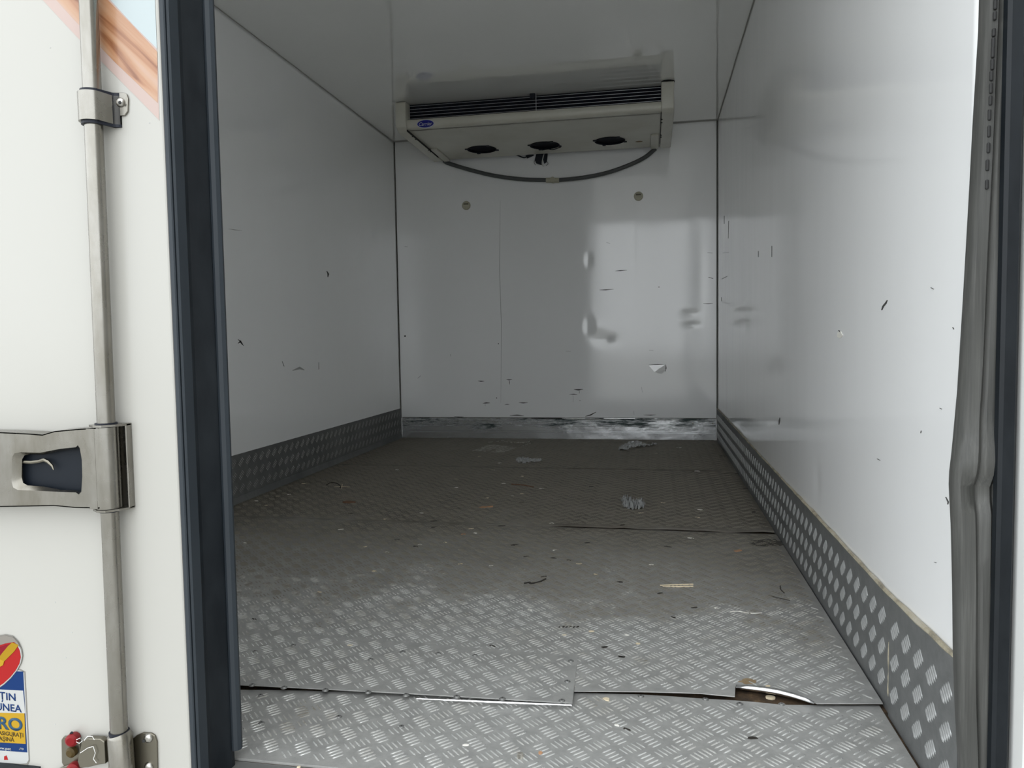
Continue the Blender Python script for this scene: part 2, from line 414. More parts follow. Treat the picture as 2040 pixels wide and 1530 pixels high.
# ---- marks on the walls (wear with its own shape)
def mark(name, pts, ax, val, side, m, parent, thick=.0012):
    P = [U(x, y, ax, val) for x, y in pts]
    off = np.zeros(3); off[ax] = side * thick
    base = [p - off * .3 for p in P]
    return MB().prism(base, off * 1.3).build(name, m, parent)
def scr(pts, w, ax, val, side, parent, m=None, name='scratch'):
    return mark(name, ribbon(pts, w), ax, val, side, m or M['scratch'], parent)
c5 = lambda x, y: (760 + x*.353, 360 + y*.353)
for pts, w in [([(545,1130),(562,1132),(580,1131)],5), ([(705,1122),(720,1124),(738,1122)],4), ([(720,1124),(722,1136),(724,1150)],3),
               ([(572,1256),(590,1254),(612,1254)],5), ([(585,1256),(586,1272)],3), ([(775,1252),(800,1254),(826,1252)],4),
               ([(1086,1178),(1110,1180),(1138,1177)],6), ([(1116,1180),(1117,1200)],5), ([(1060,1206),(1085,1205),(1105,1207)],4), ([(1080,1207),(1082,1250)],2.5),
               ([(1480,1322),(1520,1323),(1548,1321)],4), ([(1150,1330),(1180,1322),(1212,1305)],6), ([(725,1326),(765,1323),(803,1327)],5), ([(410,1330),(440,1334),(465,1333)],4),
               ([(695,1264),(708,1262),(722,1263)],3), ([(1320,510),(1350,508),(1385,505)],4), ([(1230,617),(1265,616),(1310,612)],4), ([(1270,350),(1290,353)],3),
               ([(1840,406),(1868,408)],4), ([(1845,545),(1872,552)],9), ([(1815,693),(1845,694),(1870,692)],3), ([(1040,962),(1068,963)],3), ([(1510,957),(1535,958)],3),
               ([(205,1115),(222,1100)],4), ([(390,978),(391,992)],3), ([(1424,1300),(1425,1320)],3), ([(1468,1165),(1472,1195)],2.5), ([(1115,1242),(1125,1241)],4), ([(130,372),(148,374)],3)]:
    scr([c5(*p) for p in pts], w*.42, 1, YB, -1, wb)
scr([c5(670, 112), c5(666, 500), c5(676, 800), c5(674, 1255)], .9, 1, YB, -1, wb, M['scuff'], 'hairline_crack')
for x, y, r in [(133, 877, 5), (1566, 600, 3), (660, 920, 3), (650, 1226, 3)]:
    cx, cy = c5(x, y); mark('pinhole', [(cx + r*.36*math.cos(t), cy + r*.36*math.sin(t)) for t in np.linspace(0, 6.28, 8, endpoint=False)], 1, YB, -1, M['scratch'], wb)
# torn flap in the skin
q = [c5(*p) for p in [(1508, 1042), (1600, 1038), (1604, 1068), (1582, 1090), (1540, 1080)]]
P = [U(x, y, 1, YB) for x, y in q]
off = [-.001, -.003, -.012, -.010, -.004]
P2 = [p + np.array([0, o_, 0]) for p, o_ in zip(P, off)]
fl = MB().add(P2 + [p + np.array([0, .004, 0]) for p in P2], [(0,1,2,3,4), (9,8,7,6,5)] + [(i, (i+1)%5, 5+(i+1)%5, 5+i) for i in range(5)]).build('torn_flap', M['torn'], wb)
scr([c5(1508, 1040), c5(1560, 1037), c5(1603, 1036)], 1.6, 1, YB, -1, wb)
scr([c5(1605, 1038), c5(1606, 1058), c5(1602, 1078)], 2.0, 1, YB, -1, wb)
for pts, w in [([(651,540),(654,546),(653,552)],3), ([(562,720),(566,730)],2), ([(635,722),(635,736)],1.4), ([(474,676),(480,682),(485,689)],2.2), ([(474,684),(479,680),(482,686)],4)]:
    scr(pts, w, 0, XL, 1, wl)
scr([(583, 738), (597, 733), (606, 737)], 5, 0, XL, 1, wl, M['scuff'], 'scuff'); scr([(455, 456), (468, 458), (482, 459)], 1.2, 0, XL, 1, wl, M['scuff'], 'scuff')
for pts, w in [([(1757,618),(1760,610),(1765,604),(1768,598)],2.4), ([(1552,846),(1553,838),(1554,832)],2.6), ([(1671,658),(1675,662)],4), ([(1899,652),(1901,656)],2),
               ([(1443,430),(1443,446)],1.6), ([(1452,440),(1451,475)],1.2), ([(1441,504),(1452,503)],2), ([(1438,556),(1449,550)],2.5), ([(1437,592),(1438,600)],1.6), ([(1511,500),(1511,512)],1.2), ([(1538,490),(1538,512)],1.2),
               ([(1885,990),(1890,1000),(1889,1005)],2), ([(1748,914),(1754,917)],2), ([(1873,813),(1877,815)],1.6), ([(1855,573),(1861,576)],2), ([(1836,858),(1835,863)],1.6), ([(1862,1120),(1866,1121)],2)]:
    scr(pts, w, 0, XR, -1, wr)
mark('chipped_spot', [(1669,663),(1675,660),(1679,668),(1674,674),(1669,671)], 0, XR, -1, M['chip_w'], wr)

# ---- skirting: tread plate on the side walls, ribbed strip on the back wall
def tread(name, o, eu, ev, en, inside, ulen, vlen, p, mt, parent, both=True, hgt=.0018, off=(0.0, 0.0), bw=.034):
    """five-bar tread relief: lattice of bar groups, bars at 45 degrees, clipped by inside(u,v)"""
    o, eu, ev, en = (np.array(q, float) for q in (o, eu, ev, en))
    cs = []
    for k in range(2 if both else 1):
        nu, nv = int(ulen/p)+2, int(vlen/p)+2
        uu, vv = np.meshgrid((np.arange(nu)+.5*k)*p + off[0], (np.arange(nv)+.5*k)*p + off[1])
        a = math.radians(-45 if k == 0 else 45)
        for t in range(-2, 3):
            L = .245*p if abs(t) < 2 else .215*p
            d = np.array([math.cos(a), math.sin(a)]); nn = np.array([-d[1], d[0]])
            sh = t*.158*p; skew = t*.012*p
            c = np.stack([uu.ravel()+nn[0]*sh+d[0]*skew, vv.ravel()+nn[1]*sh+d[1]*skew], 1)
            keep = inside(c[:, 0]+d[0]*L, c[:, 1]+d[1]*L) & inside(c[:, 0]-d[0]*L, c[:, 1]-d[1]*L)
            c = c[keep]
            cs.append((c, np.repeat(d[None], len(c), 0), np.repeat(nn[None], len(c), 0), np.full(len(c), L)))
    C = np.concatenate([q[0] for q in cs]); D = np.concatenate([q[1] for q in cs]); N = np.concatenate([q[2] for q in cs]); L = np.concatenate([q[3] for q in cs])
    w = bw*p
    loc = [(1, 0, -.15), (.6, 1, -.15), (-.6, 1, -.15), (-1, 0, -.15), (-.6, -1, -.15), (.6, -1, -.15), (.6, 0, 1), (-.6, 0, 1)]
    nB = len(C); V = np.zeros((nB, 8, 3))
    for i, (a, b, z) in enumerate(loc):
        uv = C + D*(a*L)[:, None] + N*(b*w)
        V[:, i] = o + uv[:, :1]*eu + uv[:, 1:]*ev + en*(z*hgt)
    tri = [(0,1,6), (2,3,7), (3,4,7), (5,0,6)]; quad = [(1,2,7,6), (4,5,6,7)]
    flip = np.dot(np.cross(eu, ev), en) < 0
    base = (np.arange(nB)*8)[:, None]
    tr = np.array([t[::-1] if flip else t for t in tri]); qd = np.array([t[::-1] if flip else t for t in quad])
    li = []; 
    T_ = (base[:, :, None] + tr[None]).reshape(-1, 3); Q_ = (base[:, :, None] + qd[None]).reshape(-1, 4)
    me = bpy.data.meshes.new(name)
    me.vertices.add(nB*8); me.vertices.foreach_set('co', V.ravel())
    loops = np.concatenate([T_.ravel(), Q_.ravel()])
    me.loops.add(len(loops)); me.loops.foreach_set('vertex_index', loops.astype(np.int32))
    starts = np.concatenate([np.arange(len(T_))*3, len(T_)*3 + np.arange(len(Q_))*4])
    me.polygons.add(len(starts)); me.polygons.foreach_set('loop_start', starts.astype(np.int32))
    me.update(calc_edges=True); me.validate()
    ob = mobj(name, me, mt, parent); ob['kind'] = 'stuff'
    return ob

PT = .056
KH = .207
# right skirting
br = empty('baseboard_right', (XR, 2.9, 0)); tag(br, 'tread plate skirting along the right wall beside the open door', 'skirting', kind='structure')
SPL = 1.370
kp1 = MB().prism([(XR-.007, Y0+.01, -.004), (XR-.007, SPL-.004, -.004), (XR-.007, SPL-.004, KH+.001), (XR-.007, Y0+.01, KH+.013)], (.007, 0, 0)).build('kick_plate', M['kick'], br)
MB().box((XR-.003, SPL-.006, .0), (XR, SPL+.002, KH)).build('plate_gap', M['slot'], br)
kp2 = MB().box((XR-.004, SPL, -.004), (XR, YB-.006, KH)).build('kick_plate', M['kick'], br)
# small u = towards the back wall
tread('tread_relief', (XR-.007, SPL-.012, 0), (0, -1, 0), (0, 0, 1), (-1, 0, 0), lambda u, v: (u > -.002) & (u < SPL-Y0-.022) & (v > .008) & (v < .193), .4, KH, PT, M['bar_k'], kp1, both=False, hgt=.0022, bw=.034, off=(.024, .048))
tread('tread_relief', (XR-.004, YB-.02, 0), (0, -1, 0), (0, 0, 1), (-1, 0, 0), lambda u, v: (u > 0) & (u < YB-.02-SPL-.008) & (v > .008) & (v < .188), YB-SPL, KH, PT, M['bar_k'], kp2, both=False, hgt=.0022, bw=.034, off=(.026, .045))
# yellowed sealant along the plate's top edge
pts = [(XR-.004, y, KH + .002 + (.013*(SPL-y)/(SPL-Y0) if y < SPL else 0) + random.uniform(-.0012, .0012)) for y in np.linspace(Y0+.012, YB-.01, 70)]
sb = MB().tube(pts, [(.0042 if p[1] < 2.2 else .0030) * random.uniform(.75, 1.2) for p in pts], 6).build('sealant_bead', M['seal'], br, smooth=True)
pts = [(XR-.006, SPL-.003 + random.uniform(-.001, .001), z) for z in np.linspace(.03, KH*.62, 12)]
MB().tube(pts, [random.uniform(.001, .003) for _ in pts], 5).build('sealant_bead', M['seal'], br, smooth=True)
# left skirting
bl = empty('baseboard_left', (XL, 2.9, 0)); tag(bl, 'tread plate skirting along the left wall with a plain lower edge', 'skirting', kind='structure')
kp3 = MB().box((XL, Y0+.01, .0), (XL+.004, YB-.006, KH)).build('kick_plate', M['kick'], bl)
tread('tread_relief', (XL+.004, Y0+.02, 0), (0, 1, 0), (0, 0, 1), (1, 0, 0), lambda u, v: (u > 0) & (u < YB-Y0-.03) & (v > .03) & (v < KH-.006), YB-Y0, KH, PT, M['bar_k'], kp3, both=False, hgt=.0022, bw=.036, off=(.02, .061))
MB().prism([(XL, Y0+.01, 0), (XL+.014, Y0+.01, 0), (XL+.0055, Y0+.01, .032), (XL, Y0+.01, .034)], (0, YB-Y0-.02, 0)).build('cove_strip', M['kick'], bl)
# back strip: ribbed extrusion
prof = [(YB, 0), (YB-.010, .002), (YB-.010, .046), (YB-.007, .049), (YB-.007, .056), (YB-.010, .059), (YB-.010, .090), (YB-.007, .093), (YB-.007, .098), (YB-.010, .101), (YB-.010, .132), (YB-.006, .138), (YB-.006, .143), (YB, .143)]
bb = MB().prism([(XL+.012, y, z) for y, z in prof], (XR-XL-.022, 0, 0)).build('baseboard_back', M['strip'])
tag(bb, 'dented ribbed aluminium strip with black scuffs along the back wall', 'skirting', kind='structure')
MB().box((XL+.010, YB-.003, .143), (XR-.010, YB, .1465)).build('strip_joint', M['seam'], bb)
for x0, x1 in [(840, 945), (1055, 1120), (1203, 1265)]:
    a = B(x0 + 220, 832)[0] if x0 == 840 else B(x0, 832)[0]; b = B(x1 + 220, 832)[0] if x0 == 840 else B(x1, 832)[0]
    MB().box((a, YB-.009, .1405), (b, YB-.004, .1450)).build('bare_edge', M['bright'], bb)
for px in (813, 842, 1017, 1380, 1420):
    p = B(px, 843); MB().lathe((p[0], YB-.010, p[2]), (0, -1, 0), [(.006, 0), (.005, .002), (.002, .003)], 10).build('rivet', M['bolt'], bb)

# ================================================================== FLOOR
fl0 = MB().box((XL, Y0, -.05), (XR, YB, -.006)).build('floor', M['plywood'])
tag(fl0, 'plywood load floor covered with worn aluminium tread plates', 'floor', kind='structure')

def inpoly(poly, mgn=.006):
    P = np.array(poly, float)
    def f(u, v):
        u = np.asarray(u); v = np.asarray(v); c = np.zeros(u.shape, bool); md = np.full(u.shape, 9.)
        for i in range(len(P)):
            a, b = P[i], P[(i+1) % len(P)]
            if abs(b[1]-a[1]) > 1e-9:
                cr = ((a[1] > v) != (b[1] > v)) & (u < (b[0]-a[0])*(v-a[1])/(b[1]-a[1])+a[0]); c ^= cr
            d = b-a; t = np.clip(((u-a[0])*d[0]+(v-a[1])*d[1])/(d@d), 0, 1)
            md = np.minimum(md, np.hypot(u-a[0]-t*d[0], v-a[1]-t*d[1]))
        return c & (md > mgn)
    return f

def floor_plate(poly, z0, z1, mt, bm_, holes=(), cut=None, off=(0, 0)):
    pl = sheet([(x, y, z0) for x, y in poly], [[(x, y, z0) for x, y in h] for h in holes], z1-z0, (0, 0, 1), 'floor_plate', mt, fl0)
    xs = [q[0] for q in poly]; ys = [q[1] for q in poly]; o = (min(xs), min(ys), z1)
    test = inpoly([(x-o[0], y-o[1]) for x, y in poly])
    cuts = [inpoly([(x-o[0], y-o[1]) for x, y in c], -9) for c in ([] if cut is None else [cut])]
    def ins(u, v):
        k = test(u, v)
        for c in ([] if cut is None else [cut]):
            P_ = [(x-o[0], y-o[1]) for x, y in c]; k &= ~(inpoly(P_, -.001)(u, v))
        return k
    tread('tread_relief', o, (1, 0, 0), (0, 1, 0), (0, 0, 1), ins, max(xs)-o[0], max(ys)-o[1], PT, bm_, pl, off=off)
    return pl
def jag(pts, amp, step=.03):
    out = []
    for i in range(len(pts)-1):
        a, b = np.array(pts[i]), np.array(pts[i+1]); n_ = max(1, int(np.linalg.norm(b-a)/step))
        for k in range(n_):
            q = a+(b-a)*k/n_
            out.append((q[0], q[1] + (random.uniform(-amp, amp) if (i or k) else 0)))
    out.append(tuple(pts[-1])); return out
e = .002
f1 = lambda x, y: tuple(Fl(x, y)[:2])
# sill plate at the door opening
ZB = .0062
fa = lambda x, y: tuple(Fl(x, y, -.0015)[:2]); fb = lambda x, y: tuple(Fl(x, y, ZB)[:2])
A_in = [(XR-.012, 1.398)] + jag([fa(*q) for q in [(1740, 1405), (1627, 1405), (1558, 1404), (1464, 1395), (1395, 1391), (1277, 1384), (1144, 1380), (700, 1378), (480, 1374)]], .0012, .04) + [(XL+e, 1.30)]
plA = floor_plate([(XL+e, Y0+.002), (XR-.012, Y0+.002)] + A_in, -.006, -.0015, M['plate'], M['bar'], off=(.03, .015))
# middle plate with torn front edge
B_fr = [(XL+e, fb(480, 1360)[1])] + jag([fb(*q) for q in [(1100, 1375), (1144, 1376), (1277, 1377), (1395, 1381), (1464, 1387)]], .0010, .03)
tear = [fb(*q) for q in [(1465, 1367), (1510, 1371), (1560, 1380), (1605, 1392), (1628, 1401)]]
B_bk = [(XR-.006, 2.556), (.2, 2.560), (-.3, 2.566), (-.9, 2.572), (XL+e, 2.575)]
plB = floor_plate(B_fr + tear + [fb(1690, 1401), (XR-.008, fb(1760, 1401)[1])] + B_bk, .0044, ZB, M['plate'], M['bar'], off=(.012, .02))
C_fr = [(XL+e, 2.5785), (-.9, 2.578)] + jag([(-.5, 2.574), (-.3, 2.594), (-.1, 2.600), (.0, 2.588), (.1, 2.598), (.25, 2.584), (.33, 2.602), (XR-.006, 2.600)], .007, .035)
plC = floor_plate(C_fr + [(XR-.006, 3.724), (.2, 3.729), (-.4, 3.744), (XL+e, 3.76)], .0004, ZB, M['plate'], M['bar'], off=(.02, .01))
D_fr = [(XL+e, 3.7635), (-.6, 3.752)] + jag([(-.35, 3.765), (-.1, 3.765), (.0, 3.752), (.1, 3.768), (.25, 3.760), (XR-.006, 3.745)], .008, .05)
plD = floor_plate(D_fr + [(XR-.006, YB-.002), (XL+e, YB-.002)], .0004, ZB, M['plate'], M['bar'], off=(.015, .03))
# riveted repair patch over the seam on the left
pat = [(-1.02, 1.273), (-.78, 1.282), (-.46, 1.296), (-.143, 1.3055), (-.152, 1.505), (-.60, 1.528), (-1.02, 1.545)]
plP = floor_plate(pat, ZB+.0002, .0084, M['plate'], M['bar'], off=(.01, .03))
pe = [Fl(x, y, .0085) for x, y in [(830, 1391), (900, 1394), (1000, 1398.5), (1139, 1404)]]
MB().tube([(p[0], p[1]-.0005, .0078) for p in pe], [.0008, .0016, .002, .0014], 5).build('bare_edge', M['bright'], plP)
def rivet(px, py, z, parent, r=.0048, m=None):
    p = Fl(px, py, z)
    o = MB().lathe((p[0], p[1], z-.0006), (0, 0, 1), [(r*1.35, 0), (r*1.3, .0010), (r, .0012), (r*.9, .0024), (r*.45, .0030)], 12).build('rivet', m or M['galv'], parent, smooth=True)
    MB().lathe((p[0], p[1], z+.0019), (0, 0, 1), [(r*.32, 0), (r*.3, .0007)], 8).build('rivet_pin', M['slot'], o)
c1 = lambda x, y: (460 + x*.392, 1150 + y*.392)
for x, y in [(317, 346), (710, 418), (873, 380), (1053, 388), (1241, 397), (1728, 426), (1710, 530), (1682, 627), (1380, 617), (1148, 607), (890, 598), (697, 584), (480, 573), (270, 560), (108, 548), (122, 378)]:
    rivet(*c1(x, y), .0084, plP)
for x, y in [(548, 710), (867, 760), (150, 602), (155, 742)]:
    rivet(*c1(x, y), -.0015, plA)
c2 = lambda x, y: (1100 + x*.402, 1130 + y*.402)
for x, y in [(760, 655), (1138, 680), (440, 640), (930, 678)]:
    rivet(*c2(x, y), -.0015, plA)
# curled lip of bare metal along the tear
lip = []
prm = [(fb(x, y), r) for x, y, r in [(1466, 1369, .003), (1490, 1372, .005), (1520, 1376, .006), (1550, 1381, .006), (1580, 1388, .005), (1603, 1394, .0036), (1622, 1400, .0012)]]
V = []; F = []; NS = 9
for (xy, r) in prm:
    for k in range(NS):
        a = math.radians(-10 + 190*k/(NS-1))
        V.append((xy[0], xy[1] - r*math.sin(a), ZB - .001 + r*(1-math.cos(a))*.7))
for i in range(len(prm)-1):
    for k in range(NS-1):
        F.append((i*NS+k, i*NS+k+1, (i+1)*NS+k+1, (i+1)*NS+k))
cl = obj('curled_lip', V, F, M['bright'], plB, smooth=True)
md = cl.modifiers.new('thick', 'SOLIDIFY'); md.thickness = .0015
# dried mud scrape beside the tear
def blob(px, py, rx, ry, z, m, name, parent, n_=14, th=.0008):
    pts = []
    for t in np.linspace(0, 2*math.pi, n_, endpoint=False):
        k = random.uniform(.6, 1.1); pts.append(Fl(px+rx*k*math.cos(t), py+ry*k*math.sin(t), z))
    return MB().prism([(p[0], p[1], z-.0003) for p in pts], (0, 0, th)).build(name, m, parent)
M['mud'] = mat('dried_mud', (.27, .19, .11), .9)
n = NT(M['mud']); n.col(n.mix(n.noise(120, 4, .7), (.36, .27, .15), (.15, .10, .06)))
M['grime'] = mat('wet_grime', (.05, .045, .038), .6)
blob(1525, 1082, 38, 9, ZB, M['grime'], 'grime_patch', plB, 18, .0005)
blob(1490, 1358, 20, 7, ZB, M['mud'], 'mud_smear', plB)
for px, py, rx, ry in [(1535, 1391, 10, 3)]:
    p = Fl(px, py, -.006); MB().prism([(p[0]+.009*math.cos(t), p[1]+.007*math.sin(t), -.0062) for t in np.linspace(0, 6.28, 9, endpoint=False)], (0, 0, .003)).build('broken_chip', M['chip'], fl0)

# ================================================================== REAR FRAME AND DOORS
sill = MB().box((XL-.07, .995, -.16), (XR+.07, Y0+.0015, -.0045)).build('trim_6', M['galv'], bevel=.004)
tag(sill, 'galvanised sill beam under the door opening', 'trim', kind='structure')
hd = MB().box((XL-.07, .995, H-.02), (XR+.07, Y0-.001, H+.09)).build('trim_7', M['frame'], bevel=.004)
tag(hd, 'white header beam over the door opening', 'trim', kind='structure')
lp = MB().box((XL-.07, .995, -.010), (XL+.02, Y0-.001, H-.02)).build('trim_8', M['frame'], bevel=.004)
tag(lp, 'white rear frame post behind the closed door', 'trim', kind='structure')

# right-hand post with the weathered, dented seal
edge = [(2000, -900), (1972, -300), (1960, 0), (1946, 230), (1938, 380), (1926, 590), (1914, 780), (1903, 900), (1897, 950), (1897, 975), (1901, 1050), (1904, 1180), (1905, 1300), (1909, 1420), (1915, 1530)]
YP = 1.052
def ex(z):
    P = [U(x, y, 1, YP) for x, y in edge]; zs = [p[2] for p in P][::-1]; xs = [p[0] for p in P][::-1]
    return float(np.interp(z, zs, xs))
XO = float(U(1996, 600, 1, YP)[0])
pb = MB().box((XO-.022, .9955, -.010), (XR+.07, Y0-.001, H-.02))
zs = np.concatenate([np.linspace(-.01, 1.2, 70), np.linspace(1.25, H-.02, 12)])
fr = [0, .02, .10, .34, .40, .47, .62, .68, .78, .92, 1.0]
dp = [.004, -.004, -.010, -.0105, -.0065, -.0115, -.0125, -.008, -.0125, -.0115, -.006]
V = []; F = []; nS = len(fr)
for j, z in enumerate(zs):
    xe = min(ex(z), XR-.001); zc = float(U(1897, 960, 1, YP)[2])
    kink = math.exp(-((z-zc+.012)/.012)**2)*.012 - math.exp(-((z-zc-.03)/.035)**2)*.008
    for i in range(nS):
        V.append((xe+(XO+.012-xe)*fr[i], YP + dp[i] + kink*math.sin(math.pi*fr[i]) + .001*math.sin(z*23+i), z))
    V.append((XO+.012, Y0-.001, z)); V.append((xe, Y0+.004, z))
nT = nS+2
for j in range(len(zs)-1):
    for i in range(nT):
        a = j*nT+i; b = j*nT+(i+1) % nT; F.append((a, b, b+nT, a+nT))
F.append(tuple(range(nT))[::-1]); F.append(tuple(range((len(zs)-1)*nT, len(zs)*nT)))
rp = MB().box((XO+.012, .995, -.010), (XR+.07, Y0-.001, H-.02)).build('trim_9', M['frame'], bevel=.003)
tag(rp, 'rear frame post beside the open door with dented grey seal', 'trim', kind='structure')
sl = MB().add(V, F).build('jamb_seal', M['post'], rp, smooth=True); sl['label'] = 'weathered grey rubber seal with a dented inner edge'
for k, (px, py) in enumerate([(1984, 8), (1983, 32), (1981, 64), (1980, 84), (1979, 104), (1978, 126), (1976, 150), (1975, 176), (1974, 200), (1972, 230), (1971, 262), (1970, 292), (1968, 330), (1967, 365)]):
    p = U(px, py, 1, YP-.0125); MB().box((p[0]-.0020, YP-.0133, p[2]-random.uniform(.004, .008)), (p[0]+.0020, YP-.009, p[2]+random.uniform(.004, .008))).build('slot', M['slot'], rp, bevel=.0015)

# closed left door
DX = float(U(349, 780, 1, YD)[0])
d1 = MB().box((XL-.075, YD, -.075), (DX, YD+.062, H+.085)).build('door_1', M['door'], bevel=.003)
tag(d1, 'closed white rear door with rubber edge seal and locking bar', 'door', kind='structure')
def gx(px, y):          # x on the ray through pixel px (door mid-height) at depth y
    return float(U(px, 780, 1, y)[0])
YI = 1.052
def gsweep(name, sec, z0, z1, m, par): return MB().sweep(sec, z0, z1).build(name, m, par)
z0, z1 = .022, H+.04
a, b, c = gx(350, YD-.003), gx(361, YD-.003), gx(366.5, YD-.001)
gsweep('seal_lip', [(a-.002, YD+.02), (a, YD-.003), (a+(b-a)*.7, YD-.004), (b-.0012, YD-.0025), (b-.0012, YD+.02)], -.07, z1, M['lip'], d1)
gsweep('seal_lip', [(b+.0004, YD+.02), (b+.0004, YD-.0015), (c, YD+.001), (c+.001, YD+.02)], -.07, z1, M['lip'], d1)
m0 = gx(367, YD+.012); m1 = gx(433, YI-.012); m1b = gx(434, YI-.012)
gsweep('seal_channel', [(DX-.002, YD+.012), (m0, YD+.010), (m0+.004, YD+.02), (m0+(m1-m0)*.30, YD+.034), (m0+(m1-m0)*.72, YD+.056), (m1, YI-.012), (m1, YI-.004), (DX-.002, YI-.004)], -.03, z1, M['rubber'], d1)
l0 = gx(434, YI-.010); l1 = gx(453, YI-.004)
gsweep('seal_lip', [(DX-.002, YI-.011), (l0, YI-.0105), (l0+.004, YI-.0115), (l1-.003, YI-.0085), (l1, YI-.003), (l1-.002, YI+.004), (DX-.002, YI+.004)], z0, z1, M['lip'], d1)

# open right door, swung outwards on its hinges
d2 = empty('door_2', (XO+.035, YP-.03, 0)); tag(d2, 'open white rear door swung outwards beside the right post', 'door', kind='structure')
ang = math.radians(8)
hx, hy = float(U(2031, 600, 1, YP-.035)[0]), YP-.035
ev = np.array([math.sin(ang), -math.cos(ang)]); nv = np.array([math.cos(ang), math.sin(ang)])   # along the door, outward thickness
def dq(s, t): q = np.array([hx, hy]) + ev*s + nv*t; return (float(q[0]), float(q[1]))
MB().sweep([dq(0.0, 0.008), dq(1.06, .008), dq(1.06, .075), dq(0.0, .075)], -.075, H+.085).build('door_panel', M['door'], d2, bevel=.003)
ga, gb = float(U(1995, 600, 1, YP-.028)[0]), float(U(2030, 600, 1, YP-.028)[0])
MB().sweep([(ga, YP-.0275), (ga+.004, YP-.031), (gb-.003, YP-.031), (gb, YP-.027), (gb+.004, YP-.020), (ga, YP-.016)], -.02, H+.02).build('hinge_seal', M['rubber'], d2)
MB().sweep([dq(1.0, .010), dq(1.06, .010), dq(1.068, -.012), dq(1.02, -.016)], -.02, H+.02).build('edge_seal', M['rubber'], d2)
for z in (.12, .75, 1.4, 1.9):
    MB().box((gb+.012, YP-.075, z-.05), (gb+.05, YP-.012, z+.05)).build('hinge', M['bolt'], d2, bevel=.004)

# ================================================================== LOCKING BAR on the closed door
Dp = lambda x, y, yy: U(x, y, 1, yy)
YC = .951                                          # bar axis
def barx(z):
    a, b = Dp(176, 0, YC), Dp(238, 1470, YC); return float(a[0]+(b[0]-a[0])*(z-a[2])/(b[2]-a[2]))
lk = empty('door_locking_gear', (barx(.6), YD, .0)); tag(lk, 'stainless steel locking bar with recessed handle on the closed white door', 'locking bar')
zb = float(Dp(238, 1640, YC)[2]); zt = H+.03
MB().tube([(barx(z), YC, z) for z in np.linspace(zb, zt, 12)], .0122, 24).build('bar', M['steel'], lk, smooth=True)
# upper clamp
zc0, zc1 = float(Dp(190, 238, YC-.015)[2]), float(Dp(190, 172, YC-.015)[2]); xb = barx((zc0+zc1)/2)
fx0, fx1 = max(float(Dp(225, 205, YD)[0]), xb+.0205), float(Dp(254, 205, YD)[0])
def strap(r, th, xb_):
    out = [(xb_-r-th, YC+.012), (xb_-r-th, YC)]; K = 14
    for k in range(1, K):
        t = math.pi*k/16; out.append((xb_-(r+th)*math.cos(t), YC-(r+th)*math.sin(t)))
    out += [(fx0+.001, YD-.0070), (fx0+.003, YD-.0045), (fx0+.007, YD-.0031), (fx0+.010, YD-.003), (fx0+.010, YD), (fx0-.001, YD)]
    for k in range(K-1, 0, -1):
        t = math.pi*k/16; out.append((xb_-r*math.cos(t), YC-r*math.sin(t)))
    out += [(xb_-r, YC), (xb_-r, YC+.012)]
    return out
cp = empty('clamp', (xb, YC, (zc0+zc1)/2)); cp.parent = lk; cp.matrix_parent_inverse = Matrix.Translation(lk.location).inverted()
MB().sweep(strap(.0158, .003, xb), zc0+.001, zc1-.004).build('strap', M['steel'], cp, smooth=True)
MB().sweep(strap(.0124, .0034, xb), zc0-.003, zc1).build('bush', M['dark'], cp)
MB().prism([tuple(Dp(x, y, YD-.003)) for x, y in [(220, 184), (246, 184), (252, 187), (255, 196), (254, 222), (248, 230), (220, 233)]], (0, .003, 0)).build('clamp_foot', M['steel'], cp, bevel=.0008)
def dome(px, py, r, par, yb=YD-.0035):
    p = Dp(px, py, yb)
    o = MB().lathe((p[0], yb+.0005, p[2]), (0, -1, 0), [(r, 0), (r*.97, r*.25), (r*.82, r*.52), (r*.5, r*.72), (r*.42, r*.74)], 18).build('bolt', M['bolt'], par, smooth=True)
    return o
dome(240, 204, .0068, cp); p = Dp(238, 204, YD-.009); MB().lathe((p[0], YD-.0080, p[2]), (0, -1, 0), [(.0026, 0), (.0025, .0008)], 6).build('socket', M['slot'], cp)
# handle plate with a cut-out pocket
YH = .934
hp = empty('handle', (float(Dp(60, 930, YH)[0]), YH, float(Dp(60, 930, YH)[2]))); hp.parent = lk; hp.matrix_parent_inverse = Matrix.Translation(lk.location).inverted()
out = [(-200, 862), (-90, 860), (0, 861), (60, 864), (84, 866), (108, 859), (150, 855), (196, 852), (203, 1013), (150, 1012), (108, 1008), (60, 1009), (0, 1010), (-90, 1009), (-200, 1006)]
hole = [(44, 915), (49, 907), (62, 905), (85, 906), (122, 898), (152, 895), (156, 891), (160, 897), (164, 920), (165, 945), (163, 976), (158, 981), (152, 977), (122, 976), (85, 969), (55, 967), (46, 962), (43, 950)]
oh = [tuple(Dp(x, y, YH)) for x, y in out]; ih = [tuple(Dp(x, y, YH+.007)) for x, y in hole]
hole_o = [(x - (20 if x < 70 else 6 if x < 100 else 1), y + (-4 if y < 935 else 9 if x < 100 else 4)) for x, y in hole]
xh = [tuple(Dp(x, y, YH)) for x, y in hole_o]
sheet(oh, [xh], .003, (0, 1, 0), 'handle_plate', M['steel'], hp)
